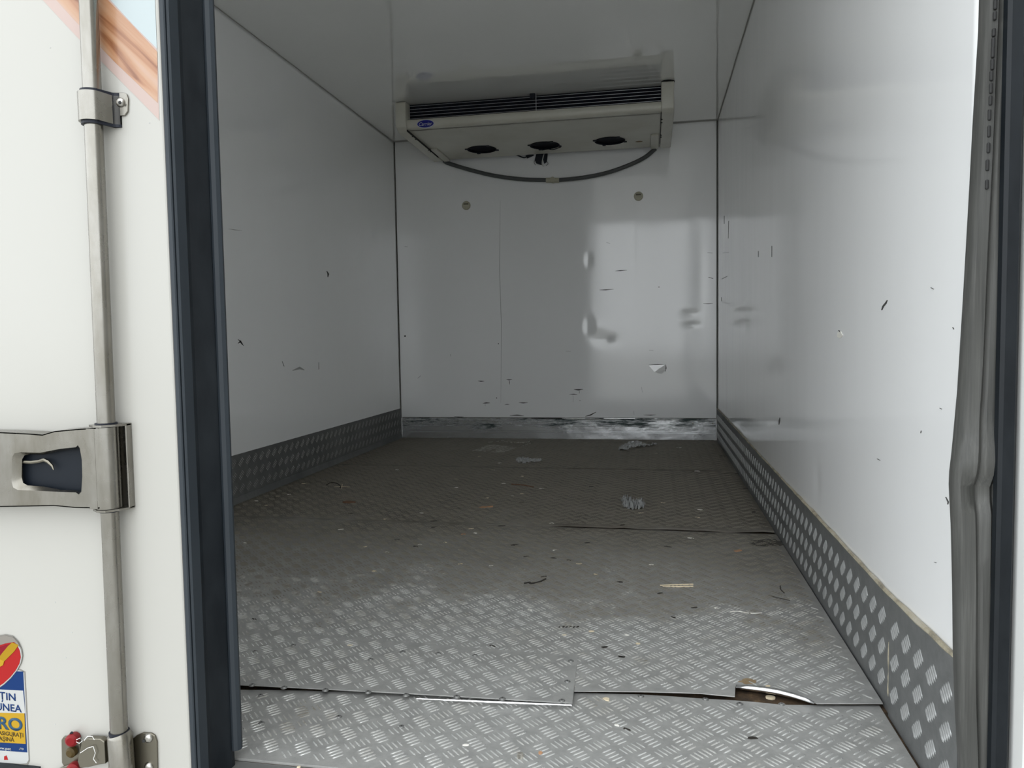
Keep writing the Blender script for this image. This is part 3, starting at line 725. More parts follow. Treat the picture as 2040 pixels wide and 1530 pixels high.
def skirt(loop, dy, name, m, slope=0, closed=True, par=None):
    V = []; F = []; c = np.mean(np.array(loop), axis=0); N_ = len(loop)
    for p in loop:
        p = np.array(p); o_ = (p-c)*np.array([1, 0, 1]); V.append(p); V.append(p + np.array([0, dy, 0]) + o_*slope)
    for i in range(N_ if closed else N_-1):
        a_ = i*2; b_ = ((i+1) % N_)*2; F.append((a_, b_, b_+1, a_+1))
    o_ = obj(name, V, F, m, par, smooth=False); md_ = o_.modifiers.new('t', 'SOLIDIFY'); md_.thickness = .0015; return o_
skirt(oh[:8], .030, 'upper_flange', M['steel'], closed=False, par=hp)
skirt(oh[8:], .030, 'lower_flange', M['steel'], closed=False, par=hp)
N_ = len(ih); V = list(xh) + list(ih); F = [(i, (i+1) % N_, N_+(i+1) % N_, N_+i) for i in range(N_)]
obj('pocket_rim', V, F, M['steel'], hp, smooth=True)
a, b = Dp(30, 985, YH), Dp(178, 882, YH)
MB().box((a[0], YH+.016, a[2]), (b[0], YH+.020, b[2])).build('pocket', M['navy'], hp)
ck = [Dp(x, y, YH+.010) for x, y in [(40, 920), (62, 921), (78, 919), (88, 916), (96, 920), (104, 928), (107, 936)]]
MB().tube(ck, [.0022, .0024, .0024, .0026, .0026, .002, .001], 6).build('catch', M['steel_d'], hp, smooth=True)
zs0, zs1 = float(Dp(215, 1016, YC-.016)[2]), float(Dp(215, 853, YC-.016)[2]); xs_ = barx((zs0+zs1)/2)
MB().tube([(xs_-.001, YC, z) for z in (zs0, zs1)], .0172, 28).build('sleeve', M['steel'], hp, smooth=True)
sec = [(xs_-.019, YH), (xs_-.006, YC-.0172), (xs_-.006, YC-.0150), (xs_-.019, YH+.003)]
MB().sweep(sec, zs0+.001, zs1-.001).build('sleeve_web', M['steel'], hp)
# keeper bracket behind the sleeve
kb = empty('keeper_bracket', (xs_, YD, (zs0+zs1)/2)); kb.parent = lk; kb.matrix_parent_inverse = Matrix.Translation(lk.location).inverted()
kx = float(Dp(259, 930, YD-.008)[0])
MB().box((xs_-.030, YD-.003, zs0-.003), (kx, YD, zs1+.004)).build('back_plate', M['steel'], kb, bevel=.001)
MB().box((kx-.003, YD-.012, zs0-.003), (kx, YD-.002, zs1+.004)).build('side_web', M['steel'], kb, bevel=.0008)
for z in (zs0-.0035, zs1+.001):
    ear = [(kx, YD-.001), (kx, YD-.013), (xs_+.020, YC-.006), (xs_+.008, YC-.0195), (xs_-.006, YC-.0195), (xs_-.020, YC-.010), (xs_-.020, YC+.004), (xs_-.022, YD-.001)]
    MB().sweep(ear, z, z+.003).build('ear', M['steel'], kb)
    MB().tube([(barx(z), YC, z-.002), (barx(z), YC, z+.005)], .0150, 20).build('washer', M['dark'], kb)
# lower guide bracket
lb = empty('guide_bracket', (barx(.05), YD, .03)); lb.parent = lk; lb.matrix_parent_inverse = Matrix.Translation(lk.location).inverted()
zl = float(Dp(250, 1474, YC-.016)[2]); xl_ = barx(zl)
MB().tube([(xl_, YC, zl), (xl_+.001, YC, zl-.004), (xl_+.004, YC, zb)], [.0150, .0172, .0172], 26).build('guide_sleeve', M['steel'], lb, smooth=True)
MB().tube([(xl_, YC, zl-.001), (xl_, YC, zl+.0035)], .0140, 20).build('bush', M['dark'], lb)
L1 = [(216, 1462), (222, 1455), (236, 1456), (240, 1480), (240, 1640), (214, 1640)]
L2 = [(246, 1492), (258, 1478), (272, 1465), (284, 1460), (300, 1461), (308, 1466), (312, 1478), (315, 1640), (246, 1640)]
for L_, dy in ((L1, .012), (L2, .006)):
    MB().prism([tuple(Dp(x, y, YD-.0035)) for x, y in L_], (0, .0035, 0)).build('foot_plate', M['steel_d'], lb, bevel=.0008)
dome(296, 1470, .0072, lb); dome(297, 1527, .0072, lb)
MB().lathe((Dp(294, 1470, YD)[0], YD-.0085, Dp(294, 1470, YD)[2]), (0, -1, 0), [(.0028, 0), (.0026, .001)], 6).build('socket', M['slot'], lb)

# red seal latch left of the bracket
rl = empty('seal_latch', Dp(170, 1530, YD)); tag(rl, 'small wired latch with red plugs on the closed white door', 'latch')
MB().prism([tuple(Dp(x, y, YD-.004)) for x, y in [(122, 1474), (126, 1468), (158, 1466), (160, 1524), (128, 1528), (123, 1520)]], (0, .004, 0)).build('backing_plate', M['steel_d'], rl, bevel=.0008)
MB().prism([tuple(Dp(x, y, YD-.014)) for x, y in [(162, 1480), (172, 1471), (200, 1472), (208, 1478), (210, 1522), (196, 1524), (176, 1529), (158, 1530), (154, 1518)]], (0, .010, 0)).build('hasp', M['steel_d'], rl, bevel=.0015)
for px, py in ((141, 1474), (143, 1532)):
    p = Dp(px, py, YD-.012)
    MB().lathe((p[0], YD-.003, p[2]), (.25, -1, 0), [(.0085, 0), (.0095, .004), (.0095, .012), (.006, .015)], 16).build('red_plug', M['red'], rl, smooth=True)
p = Dp(140, 1500, YD-.01); MB().lathe((p[0], YD-.004, p[2]), (0, -1, 0), [(.008, 0), (.008, .006), (.005, .009)], 14).build('plug_socket', M['st_dark'], rl, smooth=True)
for pts in ([(152, 1474), (160, 1470), (164, 1476), (158, 1481), (152, 1478)], [(168, 1475), (174, 1467), (184, 1467), (188, 1474)], [(160, 1500), (175, 1490), (186, 1487)], [(186, 1488), (190, 1500), (186, 1512), (192, 1520)]):
    MB().tube([Dp(x, y, YD-.017) for x, y in pts], .0005, 6).build('wire', M['wire_w'], rl, smooth=True)
MB().tube([Dp(x, y, YD-.010) for x, y in [(145, 1470), (144, 1462), (141, 1459)]], .0022, 6).build('pin', M['dark'], rl, smooth=True)
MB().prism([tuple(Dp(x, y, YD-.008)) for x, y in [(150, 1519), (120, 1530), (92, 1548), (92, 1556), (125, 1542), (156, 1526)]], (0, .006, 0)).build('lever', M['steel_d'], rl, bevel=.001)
# lower rubber edge strip of the door
lowstrip = MB().prism([tuple(Dp(x, y, YD-.006)) for x, y in [(-90, 1516), (0, 1523), (75, 1531), (75, 1560), (-90, 1548)]], (0, .006, 0)).build('door_fender', M['rubber'], d1)

# printed graphic at the top of the door
gr = empty('wood_print_decal', Dp(250, 60, YD)); tag(gr, 'printed decal of an orange wood plank on the closed white door', 'decal')
def dpoly(pts, lift, m, name, par, th=.0004):
    return MB().prism([tuple(Dp(x, y, YD - lift)) for x, y in pts], (0, th, 0)).build(name, m, par)
dpoly([(-395, -480), (85, 0), (150, 70), (315, 237), (317, 240), (315, 150), (311, 70), (190, -70), (-164, -480)], .0005, M['wood_edge'], 'pink_border', gr)
dpoly([(-375, -480), (112, 0), (150, 42), (230, 125), (314, 205), (313, 103), (262, 48), (215, 0), (-251, -480)], .0008, M['wood'], 'wood_plank', gr)
dpoly([(-222, -480), (218, -2), (262, 46), (312.5, 97), (309, 10), (288, -480)], .0007, M['print_blue'], 'pale_blue_print', gr)
for px, py in [(143, 1260), (131, 1310), (110, 1443), (280, 1402), (100, 95), (298, 245), (110, 1200), (260, 1060)]:
    p = Dp(px, py, YD); MB().lathe((p[0], YD, p[2]), (0, -1, 0), [(.0011, -.0002), (.0010, .0003)], 7).build('dirt_speck', M['scuff'], d1)

# insurance sticker, cut by the picture edge on its left
sk = empty('campaign_sticker', Dp(20, 1530, YD)); tag(sk, 'blue and yellow campaign sticker with a red heart on the closed white door', 'sticker')
def ell(cx, cy, rx, ry, a0=0, a1=360, n_=28): return [(cx+rx*math.cos(math.radians(t)), cy+ry*math.sin(math.radians(t))) for t in np.linspace(a0, a1, n_)]
heart = [(-60, 1332), (-48, 1300), (-25, 1278), (-8, 1268), (10, 1265), (25, 1268), (36, 1279), (43, 1294), (45, 1308), (42, 1322), (34, 1337), (22, 1352), (8, 1365), (-8, 1376), (-30, 1380), (-52, 1360)]
dpoly([(-96, 1325), (-60, 1330), (40, 1333), (50, 1338), (59, 1516), (55, 1524), (40, 1524), (-96, 1516)], .0005, M['st_border'], 'backing', sk)
dpoly([(-94, 1328), (-60, 1333), (39, 1335.5), (48, 1340), (57, 1514), (53, 1521), (40, 1521.5), (-94, 1513)], .0008, M['st_white'], 'white_margin', sk)
dpoly([(-92, 1333), (46, 1338), (54, 1499), (-92, 1488)], .0011, M['st_blue'], 'blue_panel', sk)
dpoly([(-92, 1369), (46, 1376), (50, 1421), (-92, 1418)], .0014, M['st_white'], 'white_panel', sk)
dpoly([(-92, 1418.5), (48.5, 1421), (51, 1482), (-92, 1474)], .0014, M['st_yellow'], 'yellow_panel', sk)
dpoly([(cx, cy-1) for cx, cy in heart], .0016, M['st_border'], 'heart_edge', sk)
dpoly([(-8+(x+8)*.97, 1320+(y-1320)*.96) for x, y in heart], .0018, M['st_white'], 'heart_margin', sk)
dpoly([(-8+(x+8)*.93, 1324+(y-1324)*.91) for x, y in heart], .0021, M['st_red'], 'heart', sk)
dpoly([(-40, 1306), (-14, 1294), (10, 1285), (28, 1280), (10, 1300), (-20, 1330), (-40, 1335)], .0023, M['st_redd'], 'heart_shade', sk)
dpoly([(-40, 1288), (-10, 1270), (10, 1266), (26, 1270), (36, 1281), (40, 1290), (28, 1279), (10, 1282), (-14, 1290), (-40, 1304)], .0025, M['st_grey'], 'worn_corner', sk)
dpoly([(-12, 1322), (2, 1304), (16, 1287), (24, 1280), (37, 1285), (28, 1298), (10, 1316), (-4, 1330)], .0027, M['st_gold'], 'yellow_strap', sk)
dpoly([(-14, 1320), (-4, 1312), (8, 1317), (6, 1325), (-6, 1332)], .0029, M['st_yellow'], 'strap_clip', sk)
dpoly([(8, 1507), (13, 1505), (16, 1514), (8, 1514)], .0011, M['st_red'], 'small_emblem', sk)

def text(body, px, py, hpx, m, parent, yy, width=None, right=None, bold=.0, shear=0, name='lettering', tilt=0.0):
    """lettering standing on the door plane; px,py = left end of the baseline"""
    cu = bpy.data.curves.new('lettering', 'FONT'); cu.body = body; cu.size = 1.0; cu.extrude = 0; cu.offset = bold; cu.shear = shear
    to = bpy.data.objects.new('lettering_tmp', cu); COL.objects.link(to)
    bpy.context.view_layer.update()
    me = bpy.data.meshes.new_from_object(to.evaluated_get(bpy.context.evaluated_depsgraph_get()))
    bpy.data.objects.remove(to); bpy.data.curves.remove(cu)
    co = np.zeros(len(me.vertices)*3); me.vertices.foreach_get('co', co); co = co.reshape(-1, 3)
    cap = .72
    p0 = Dp(px, py, yy); p1 = Dp(px, py-hpx, yy); s = (p1[2]-p0[2])/cap
    x0 = co[:, 0].min(); wn = co[:, 0].max()-x0
    sx = s
    if right is not None: sx = (Dp(right, py, yy)[0]-p0[0])/wn
    out_ = np.stack([p0[0]+(co[:, 0]-x0)*sx, np.full(len(co), yy), p0[2]+co[:, 1]*s + (co[:, 0]-x0)*sx*tilt], 1)
    me.vertices.foreach_set('co', out_.ravel()); me.update()
    bm = bmesh.new(); bm.from_mesh(me)
    for f_ in bm.faces:
        pass
    bmesh.ops.recalc_face_normals(bm, faces=bm.faces[:]); bm.to_mesh(me); bm.free()
    o = mobj(name, me, m, parent); md_ = o.modifiers.new('t', 'SOLIDIFY'); md_.thickness = .0003; md_.offset = 0
    return o
tl = -.01
text('\u021AIN', -1, 1393, 14.5, M['st_blue'], sk, YD-.0017, right=31, bold=.012, tilt=tl)
text('UNEA', -8, 1414, 14.5, M['st_blue'], sk, YD-.0017, right=43, bold=.012, tilt=tl)
text('RO', -3, 1451, 24, M['st_slate'], sk, YD-.0017, right=45, bold=.03, tilt=tl)
text('ASIGURA\u021AI', -3, 1463.5, 8, M['st_dark'], sk, YD-.0017, right=46, bold=.008, tilt=tl)
text('A\u0218IN\u0102', -2, 1474.5, 8, M['st_dark'], sk, YD-.0017, right=28, bold=.008, tilt=tl)
text('ww.pet', -4, 1492, 5.5, M['st_white'], sk, YD-.0014, right=22, bold=.01, tilt=tl)
text('.ro', 38, 1493, 5.5, M['st_white'], sk, YD-.0014, right=47, bold=.01, tilt=tl)

# ================================================================== COOLING UNIT under the ceiling
ZU = H-.150                                            # underside
UX0, UX1 = -1.338, .058                                # body between the side caps
YF, YR = 4.085, 4.828
ev_ = empty('evaporator_unit', ((UX0+UX1)/2, 4.5, H)); tag(ev_, 'cream ceiling cooling unit with three dark fan openings and side caps', 'cooling unit')
# underside panel with three fan holes
fans = [U(960, 297.5, 2, ZU), U(1085, 289.5, 2, ZU), U(1215, 280.5, 2, ZU)]
FR = .092
holes = [[(f[0]+FR*math.cos(t), f[1]+FR*math.sin(t), ZU) for t in np.linspace(0, 2*math.pi, 28, endpoint=False)] for f in fans]
sheet([(UX0, YF+.035, ZU), (UX1, YF+.035, ZU), (UX1, YR, ZU), (UX0, YR, ZU)], holes, .004, (0, 0, 1), 'underside_panel', M['unit'], ev_)
# rounded nose: section in (y,z)
nose = [(YF+.045, ZU+.004), (YF+.045, ZU), (YF+.030, ZU), (YF+.016, ZU+.003), (YF+.006, ZU+.010), (YF+.001, ZU+.020), (YF, ZU+.034), (YF+.004, ZU+.045), (YF+.010, ZU+.052), (YF+.045, ZU+.052)]
MB().prism([(UX0, y, z) for y, z in nose], (UX1-UX0, 0, 0)).build('front_nose', M['unit'], ev_, smooth=True)
MB().box((UX0, YF+.06, H-.14), (UX1, YR, H-.002)).build('casing', M['cavity'], ev_)
for k in range(5):
    z = ZU+.064 + .0185*k; y = YF+.030+.004*k
    MB().box((UX0, y, z-.0016), (UX1, y+.004, z)).build('louvre_slat', M['fin'], ev_)
xm = float(U(1068, 215, 1, YF+.02)[0])
MB().box((xm-.0012, YF+.018, ZU+.05), (xm+.0012, YF+.022, H-.004)).build('slat_rod', M['fin'], ev_)
MB().box((xm-.034, YF+.020, H-.026), (xm-.006, YF+.05, H-.001)).build('hanger_bracket', M['dark'], ev_)
# side caps
def cap(x0, x1, name):
    pr = [(YF+.045, H-.001), (YF-.012, H-.002), (YF-.020, H-.010), (YF-.020, ZU+.040), (YF-.012, ZU+.008), (YF+.010, ZU-.010), (YF+.035, ZU-.014), (YR-.02, ZU-.014), (YR, ZU-.008), (YR, H-.001)]
    o = MB().prism([(x0, y, z) for y, z in pr], (x1-x0, 0, 0)).build(name, M['unit'], ev_, bevel=.006, smooth=True, segs=3); return o
cL = cap(UX0-.060, UX0, 'side_cap'); cR = cap(UX1, UX1+.066, 'side_cap')
for c_, x in ((cL, UX0+.001), (cR, UX1-.001)):
    MB().box((x-.0015, YF-.004, ZU-.0145), (x+.0015, YR-.12, ZU-.004)).build('cap_joint', M['slot'], c_)
    sgn = -1 if c_ is cL else 1
    for y in (YF+.10, YF+.16, YF+.42, YF+.46):
        MB().box((x+sgn*.004-.004, y, ZU-.0155), (x+sgn*.004+.006, y+.012, ZU-.0120)).build('clip', M['slot'], c_, bevel=.001)
MB().lathe((UX1+.034, YF+.006, H+.0), (0, 0, -1), [(.036, .0), (.036, .003)], 14).build('cap_gasket', M['slot'], cR)
# drain spigots at the rear corners
for x0, x1 in ((UX0+.005, UX0+.045), (UX1-.055, UX1-.008)):
    MB().prism([(x0, YR-.30, ZU+.001), (x1, YR-.30, ZU+.001), (x1, YR+.006, ZU+.001), (x0, YR+.006, ZU+.001)], (0, 0, -.012)).build('drain_channel', M['unit'], ev_, bevel=.003)
# fans
for f in fans:
    fn = empty('fan', (float(f[0]), float(f[1]), ZU+.02)); fn.parent = ev_; fn.matrix_parent_inverse = Matrix.Translation(ev_.location).inverted()
    V = []; F = []; nn = 28
    for r, z in ((FR+.0005, ZU-.0025), (FR-.005, ZU-.003), (FR-.008, ZU+.006), (FR-.004, ZU+.09)):
        for t in np.linspace(0, 2*math.pi, nn, endpoint=False): V.append((f[0]+r*math.cos(t), f[1]+r*math.sin(t), z))
    for i in range(3):
        for k in range(nn): F.append((i*nn+k, i*nn+(k+1) % nn, (i+1)*nn+(k+1) % nn, (i+1)*nn+k))
    F.append(tuple(range(3*nn, 4*nn)))
    obj('shroud', V, F, M['cavity'], fn, smooth=False)
    MB().lathe((f[0], f[1], ZU+.07), (0, 0, -1), [(.030, 0), (.030, .03), (.022, .045), (.006, .05)], 16).build('hub', M['dark'], fn, smooth=True)
    for k in range(5):
        t = k*2*math.pi/5; c_, s_ = math.cos(t), math.sin(t)
        bl_ = [(.025, -.012, .035), (.080, -.030, .028), (.080, .030, .058), (.025, .014, .055)]
        MB().prism([(f[0]+c_*a-s_*b, f[1]+s_*a+c_*b, ZU+z) for a, b, z in bl_], (0, 0, .0015)).build('blade', M['dark'], fn)
    for t in (.35, 2.0, 3.5, 5.3):
        c_, s_ = math.cos(t), math.sin(t)
        MB().box((f[0]+c_*(FR+.004)-.010, f[1]+s_*(FR+.004)-.008, ZU-.006), (f[0]+c_*(FR+.004)+.010, f[1]+s_*(FR+.004)+.008, ZU-.0005)).build('mounting_tab', M['dark'], fn, bevel=.001)
# oval maker's badge on the nose
bc = U(848, 247, 1, YF-.001)
bd = empty('badge', bc); bd.parent = ev_; bd.matrix_parent_inverse = Matrix.Translation(ev_.location).inverted()
def oval(rx, rz, y, th, m, name):
    return MB().prism([(bc[0]+rx*math.cos(t), y, bc[2]+rz*math.sin(t)) for t in np.linspace(0, 2*math.pi, 32, endpoint=False)], (0, th, 0)).build(name, m, bd)
oval(.050, .0225, YF-.005, .010, M['logo_white'], 'badge_rim'); oval(.047, .0200, YF-.006, .004, M['logo_blue'], 'badge_face')
p = (836, 252)
text('Carrier', 834.5, 251.0, 7.2, M['logo_white'], bd, YF-.0065, right=861.5, bold=.008, shear=.28, name='badge_lettering')
# stain near the right fan
p = U(1273, 282, 2, ZU); MB().prism([(p[0]+.022*math.cos(t), p[1]+.014*math.sin(t), ZU-.0006) for t in np.linspace(0, 6.28, 10, endpoint=False)], (0, 0, .0008)).build('stain', M['mud'], ev_)

# drain hose sagging in front of the back wall
YHs = 4.856
hz = empty('drain_hose', U(1100, 357, 1, YHs)); tag(hz, 'dark grey drain hose sagging on the back wall under the cooling unit', 'hose')
def spl(pts, k=8):
    P = [np.array(q, float) for q in pts]; P = [2*P[0]-P[1]] + P + [2*P[-1]-P[-2]]; o = []
    for i in range(1, len(P)-2):
        for t in np.linspace(0, 1, k, endpoint=False):
            a, b, c, d = P[i-1:i+3]
            o.append(.5*((2*b)+(-a+c)*t+(2*a-5*b+4*c-d)*t*t+(-a+3*b-3*c+d)*t**3))
    o.append(P[-2]); return o
lft = spl([U(x, y, 1, YHs) for x, y in [(884, 320), (893, 325), (935, 338), (985, 350), (1040, 357), (1092, 359)]])
rgt = spl([U(x, y, 1, YHs) for x, y in [(1110, 359), (1160, 354), (1210, 344), (1255, 328), (1285, 313), (1306, 296)]])
MB().tube(lft, .0128, 14).build('hose', M['hose'], hz, smooth=True)
MB().tube(rgt, .0128, 14).build('hose', M['hose'], hz, smooth=True)
MB().tube([U(1088, 359, 1, YHs), U(1114, 359, 1, YHs)], .0155, 14).build('tee_fitting', M['plug'], hz, smooth=True)
tp = U(1101, 359, 1, YHs); MB().lathe((tp[0], YHs-.016, tp[2]+.002), (0, 1, 0), [(.016, 0), (.018, .005), (.018, .044)], 14).build('tee_stub', M['plug'], hz, smooth=True)

# loose wiring hanging below the middle fan
wr_ = empty('loose_wiring', U(1078, 300, 1, 4.853)); tag(wr_, 'black cable ends and connector dangling under the cooling unit', 'cable')
def wl_(pts, r, m, name): MB().tube(spl([U(x, y, 1, 4.853) for x, y in pts], 5), r, 8).build(name, m, wr_, smooth=True)
MB().prism([tuple(U(x, y, 1, 4.853)) for x, y in [(1070, 300), (1084, 300), (1081, 316), (1079, 328), (1068, 325), (1065, 318)]], (0, .02, 0)).build('connector', M['dark'], wr_, bevel=.003)
MB().prism([tuple(U(x, y, 1, 4.852)) for x, y in [(1086, 300), (1091, 301), (1089, 322), (1084, 326), (1082, 318)]], (0, .015, 0)).build('connector', M['dark'], wr_, bevel=.003)
wl_([(1086, 302), (1082, 312), (1080, 326), (1083, 332)], .0028, M['wire_w'], 'white_wire')
wl_([(1024, 307), (1035, 311), (1045, 314), (1056, 308), (1062, 300)], .004, M['dark'], 'black_wire')
MB().prism([tuple(U(x, y, 1, 4.852)) for x, y in [(1047, 310), (1062, 304), (1063, 309), (1050, 315)]], (0, .015, 0)).build('connector', M['dark'], wr_, bevel=.002)
wl_([(1066, 318), (1064, 324), (1067, 329)], .0014, M['dark'], 'black_wire'); wl_([(1088, 320), (1092, 326), (1088, 330)], .0014, M['dark'], 'black_wire')
MB().tube(spl([U(x, y, 2, ZU-.006) for x, y in [(1080, 299), (1092, 297), (1102, 298), (1117, 293)]], 5), .003, 8).build('fan_wire', M['dark'], ev_, smooth=True)

# round blanking plugs in the back wall
for (px, py), lab in (((929, 409.5), 'round yellowed blanking plug below the left end of the hose on the back wall'), ((1272, 391), 'yellowed blanking plug with a dirty recess below the right end of the hose')):
    c = B(px, py); w_ = empty('wall_plug', c); tag(w_, lab, 'plug', 'blanking plugs in the back wall')
    MB().lathe((c[0], YB, c[2]), (0, -1, 0), [(.029, 0), (.029, .004), (.025, .009), (.012, .010)], 20).build('cap', M['plug'], w_, smooth=True)
    MB().box((c[0]-.016, YB-.0112, c[2]+.004), (c[0]+.016, YB-.0085, c[2]+.014)).build('recess', M['plug_d'], w_, bevel=.001)

# ================================================================== LITTER on the floor
def fz(y): return ZB-.0002 if y > 1.385 else -.0012
def litter(name, px, py, lpx, wpx, ang, m, label, cat, group, th=.0014, bend=0):
    c = Fl(px, py, .002); z = fz(c[1]) + ((.0082-fz(c[1])) if (c[0] < -.15 and 1.29 < c[1] < 1.52) else 0)
    k = abs(c[1])/FPX; L = max(.004, lpx*k*1.15); W = max(.0022, wpx*k*1.9); ca, sa = math.cos(ang), math.sin(ang)
    base = [(-.5, -.2), (-.3, -.5), (.2, -.42), (.5, -.1), (.42, .3), (.05, .5), (-.38, .38)]
    jit = [(a*random.uniform(.8, 1.15), b*random.uniform(.7, 1.3)) for a, b in base]
    o = empty('x', (0, 0, 0)); bpy.data.objects.remove(o)
    pts = [(c[0]+(a*L)*ca-(b*W)*sa, c[1]+(a*L)*sa+(b*W)*ca, z-.0004) for a, b in jit]
    v = pts + [(p[0]*.92+c[0]*.08, p[1]*.92+c[1]*.08, p[2]+th+bend*max(0, a)) for p, (a, b) in zip(pts, jit)]
    nn = len(pts)
    o = MB().add(v, [tuple(range(nn))[::-1], tuple(range(nn, 2*nn))]+[(i, (i+1) % nn, nn+(i+1) % nn, nn+i) for i in range(nn)]).build(name, m)
    return tag(o, label, cat, group)
def where(x, y):
    c = Fl(x, y, .004)
    if c[1] > 3.74: return 'on the far floor plate by the back wall'
    if c[1] > 2.56: return 'on the dirty brown middle floor plate'
    if c[1] < 1.385: return 'on the sill plate at the door opening'
    if c[0] < -.15 and c[1] < 1.52: return 'on the riveted patch plate'
    return 'on the worn plate behind the open seam'
c3 = lambda x, y: (440+x*.3235, 780+y*.3235); c4 = lambda x, y: (1000+x*.3235, 780+y*.3235)
pale = [c3(*q) for q in [(1085,487),(510,573),(420,640),(1450,545),(1450,598),(1855,528),(1975,602),(1855,635),(1795,648),(1640,662),(1740,572),(1675,488),(1235,755),(1013,793),(740,856),(1540,852),(1565,880),(1383,937),(1225,950),(888,964),(1025,997),(945,1115),(150,940),(1475,1070),(1665,1082),(280,707),(220,680),(1595,403),(1716,445),(355,652)]] \
     + [c4(*q) for q in [(1203,495),(945,385),(1090,350),(852,755),(1220,735),(1205,782),(1160,910),(475,1070),(325,985),(995,692),(920,1075),(580,1135),(308,818)]] \
     + [c1(*q) for q in [(450,83),(1195,843),(345,955),(1010,155),(605,360),(1520,175)]] + [c2(*q) for q in [(195,327),(370,345),(425,388),(815,212),(1070,600),(320,775),(60,345)]]
for i, (x, y) in enumerate(pale):
    litter('wood_chip' if i % 2 else 'crumb', x, y, random.uniform(7, 13), random.uniform(2.5, 4), random.uniform(-.6, .6), M['chip'] if i % 2 else M['chip_w'], ('tiny yellowish wood chip ' if i % 2 else 'tiny whitish crumb ') + where(x, y), 'wood chip' if i % 2 else 'crumb', ('yellowish wood chips ' if i % 2 else 'whitish crumbs ') + where(x, y))
dark = [c3(*q) for q in [(1855,690),(1315,843),(1087,922),(1200,962),(1800,955),(800,760),(1310,805),(1730,835),(1880,1025)]] + [c4(*q) for q in [(525,940),(320,1035),(410,1048),(1025,965),(258,1150),(550,590),(1360,402),(1500,605),(1450,510),(80,952),(1550,750),(740,830)]] \
     + [c1(*q) for q in [(1975,32),(1900,365),(1330,360),(120,222),(1985,415)]] + [c2(*q) for q in [(335,82),(535,138),(600,258),(345,455),(260,408),(370,795),(705,210)]]
for x, y in dark:
    litter('dark_twig', x, y, random.uniform(9, 15), random.uniform(2, 3), random.uniform(-.5, .7), M['twig'], 'tiny dark twig fragment ' + where(x, y), 'twig', 'dark twig fragments ' + where(x, y), th=.002)
litter('dry_leaf', *c3(1635, 718), 26, 8, .15, M['leaf'], 'orange dry leaf scrap on the brown middle floor plate', 'leaf', None, bend=.006)
litter('dry_leaf', *c3(790, 690), 26, 9, -.1, M['leaf_b'], 'curled brown dead leaf on the floor near the left skirting', 'leaf', None, th=.006)
litter('dry_leaf', *c4(1450, 990), 15, 7, .4, M['leaf'], 'tan leaf scrap on the floor near the dark patch by the right skirting', 'leaf', None, bend=.003)
litter('wood_splinter', *c3(1497, 886), 13, 4, .05, M['leaf'], 'short reddish wood splinter on the worn floor plate', 'splinter', None)
litter('wood_chip', *c2(270, 645), 11, 9, .9, M['chip'], 'angular pale chip on the sill plate just below the open seam', 'wood chip', None)
litter('fluff_ball', *c1(1470, 905), 14, 9, .3, M['paper'], 'grey lump of fluff on the sill plate by the door opening', 'fluff', None, th=.006)
litter('orange_crumb', *c1(1572, 882), 8, 6, .3, M['leaf'], 'small orange crumb beside the fluff on the sill plate', 'crumb', None)
litter('plastic_scrap', *c2(995, 838), 18, 5, .1, M['twig'], 'flat black plastic scrap on the sill plate by the right wall', 'scrap', None)
# long splinter
sp = empty('wood_splinter', Fl(1348, 1166, .003)); tag(sp, 'long pale split wood splinter on the worn floor plate', 'splinter')
for pts in ([(1315, 1166), (1345, 1165), (1381, 1164)], [(1320, 1168), (1350, 1168.5), (1381, 1168)]):
    MB().tube([tuple(Fl(x, y, .0078)) for x, y in pts], [.0012, .0022, .0020], 6).build('wood_fibre', M['chip'], sp)
# twigs and hairs
def strand(name, pts, r, m, label, cat, z=None):
    z = z or fz(Fl(*pts[0], .004)[1]) + r
    o = MB().tube(spl([tuple(Fl(x, y, z)) for x, y in pts], 5), r, 6).build(name, m, None, smooth=True); return tag(o, label, cat)
strand('bent_twig', [c2(1130, 92), c2(1133, 110), c2(1150, 128)], .0014, M['twig'], 'thin bent dark twig near the right skirting', 'twig')
strand('long_twig', [c2(1070, 140), c2(1120, 152), c2(1178, 165)], .0010, M['twig'], 'long thin straw-like twig near the right skirting', 'twig')
strand('cord_scrap', [c1(1490, 30), c1(1520, 26), (1056, 1162), c1(1565, 24), c1(1600, 8)], .0022, M['twig'], 'dark bent cord scrap on the middle of the worn plate', 'scrap')
strand('brown_stalk', [c3(1790, 570), c3(1860, 576), c3(1925, 588)], .0028, M['leaf_b'], 'long brown stalk on the dirty far floor plate', 'stalk')
strand('dark_loop', [c3(650, 575), c3(680, 560), c3(715, 566), c3(735, 580), c3(735, 592)], .002, M['twig'], 'thin dark looped stem near the left skirting', 'stem')
strand('pale_straw', [c3(700, 588), c3(740, 584), c3(795, 589)], .0014, M['chip'], 'pale straw crossing another near the left skirting', 'straw')
strand('pale_straw', [c3(748, 570), c3(746, 584), c3(744, 600)], .0014, M['chip'], 'short pale straw lying across a longer straw near the left skirting', 'straw')
strand('white_thread', [c2(880, 222), c2(920, 218), c2(980, 228), c2(1040, 226)], .0009, M['chip_w'], 'fine white thread on the worn floor plate', 'thread')
# black smear of bars near the patch
for k in range(6):
    x, y = c1(1672+k*18, 262); litter('black_flake', x, y, 8, 2, 1.0, M['twig'], 'black rubber flake scraped onto the worn floor plate', 'flake', 'black rubber flakes', th=.0016)
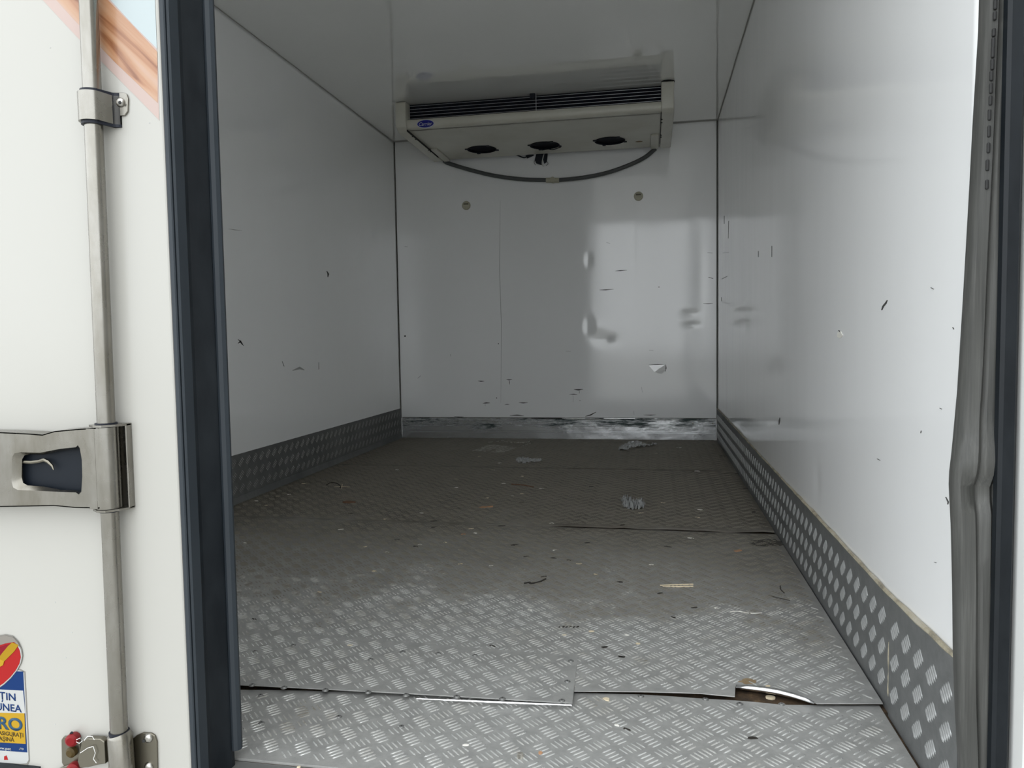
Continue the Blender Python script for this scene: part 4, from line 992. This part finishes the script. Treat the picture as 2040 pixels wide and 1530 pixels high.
# grimy paper label with a torn hole
c9 = lambda x, y: (900+x*.2157, 860+y*.2157)
pp = sheet([tuple(Fl(*c9(*q), ZB+.0002)) for q in [(185,178),(330,124),(400,120),(600,148),(480,192),(430,190),(345,192),(410,172),(400,162),(372,166),(310,184)]], [], .0008, (0, 0, 1), 'paper_label', M['paper'])
tag(pp, 'torn grimy printed label lying flat on the floor by the back wall', 'label')
def film(name, pts, label, hgt, n_=7, dens=9):
    """crumpled thin film inside an outline"""
    P = np.array([Fl(*c9(*q), .004)[:2] for q in pts]); test = inpoly(P, 0)
    x0, y0 = P.min(0); x1, y1 = P.max(0); nx = 26; ny = 14
    V = []; idx = {}; F = []
    for j in range(ny+1):
        for i in range(nx+1):
            x = x0+(x1-x0)*i/nx; y = y0+(y1-y0)*j/ny
            V.append((x+random.uniform(-.3, .3)*(x1-x0)/nx, y, .0078+random.random()**1.5*hgt))
    for j in range(ny):
        for i in range(nx):
            cx = x0+(x1-x0)*(i+.5)/nx; cy = y0+(y1-y0)*(j+.5)/ny
            if test(np.array([cx]), np.array([cy]))[0]:
                a = j*(nx+1)+i; F.append((a, a+1, a+nx+2, a+nx+1))
    used = sorted({i for f in F for i in f}); mp_ = {u: i for i, u in enumerate(used)}
    o = obj(name, [V[u] for u in used], [tuple(mp_[i] for i in f) for f in F], M['film']); md_ = o.modifiers.new('t', 'SOLIDIFY'); md_.thickness = .0006
    return tag(o, label, 'film')
film('plastic_film', [(590,262),(640,252),(720,262),(820,262),(835,280),(720,290),(680,300),(610,295)], 'thin wisp of crumpled film between paper label and the floor seam', .012)
film('plastic_film', [(1545,155),(1600,130),(1680,98),(1740,110),(1780,135),(1890,120),(1890,130),(1770,150),(1640,160),(1640,176),(1545,180)], 'pale crumpled film scrap on the floor against the back wall strip', .016)
film('plastic_film', [(1565,650),(1620,622),(1680,655),(1740,640),(1785,690),(1770,720),(1650,732),(1580,700)], 'frayed white tuft of plastic film on the dirty middle floor plate', .022)
strand('pale_string', [c9(338, 98), c9(420, 90), c9(465, 82), c9(500, 94), c9(600, 100), c9(700, 98), c9(725, 85), c9(738, 100), c9(700, 115), c9(655, 132)], .0035, M['paper'], 'pale twisted string lying behind the torn label by the back wall', 'string', .0095)
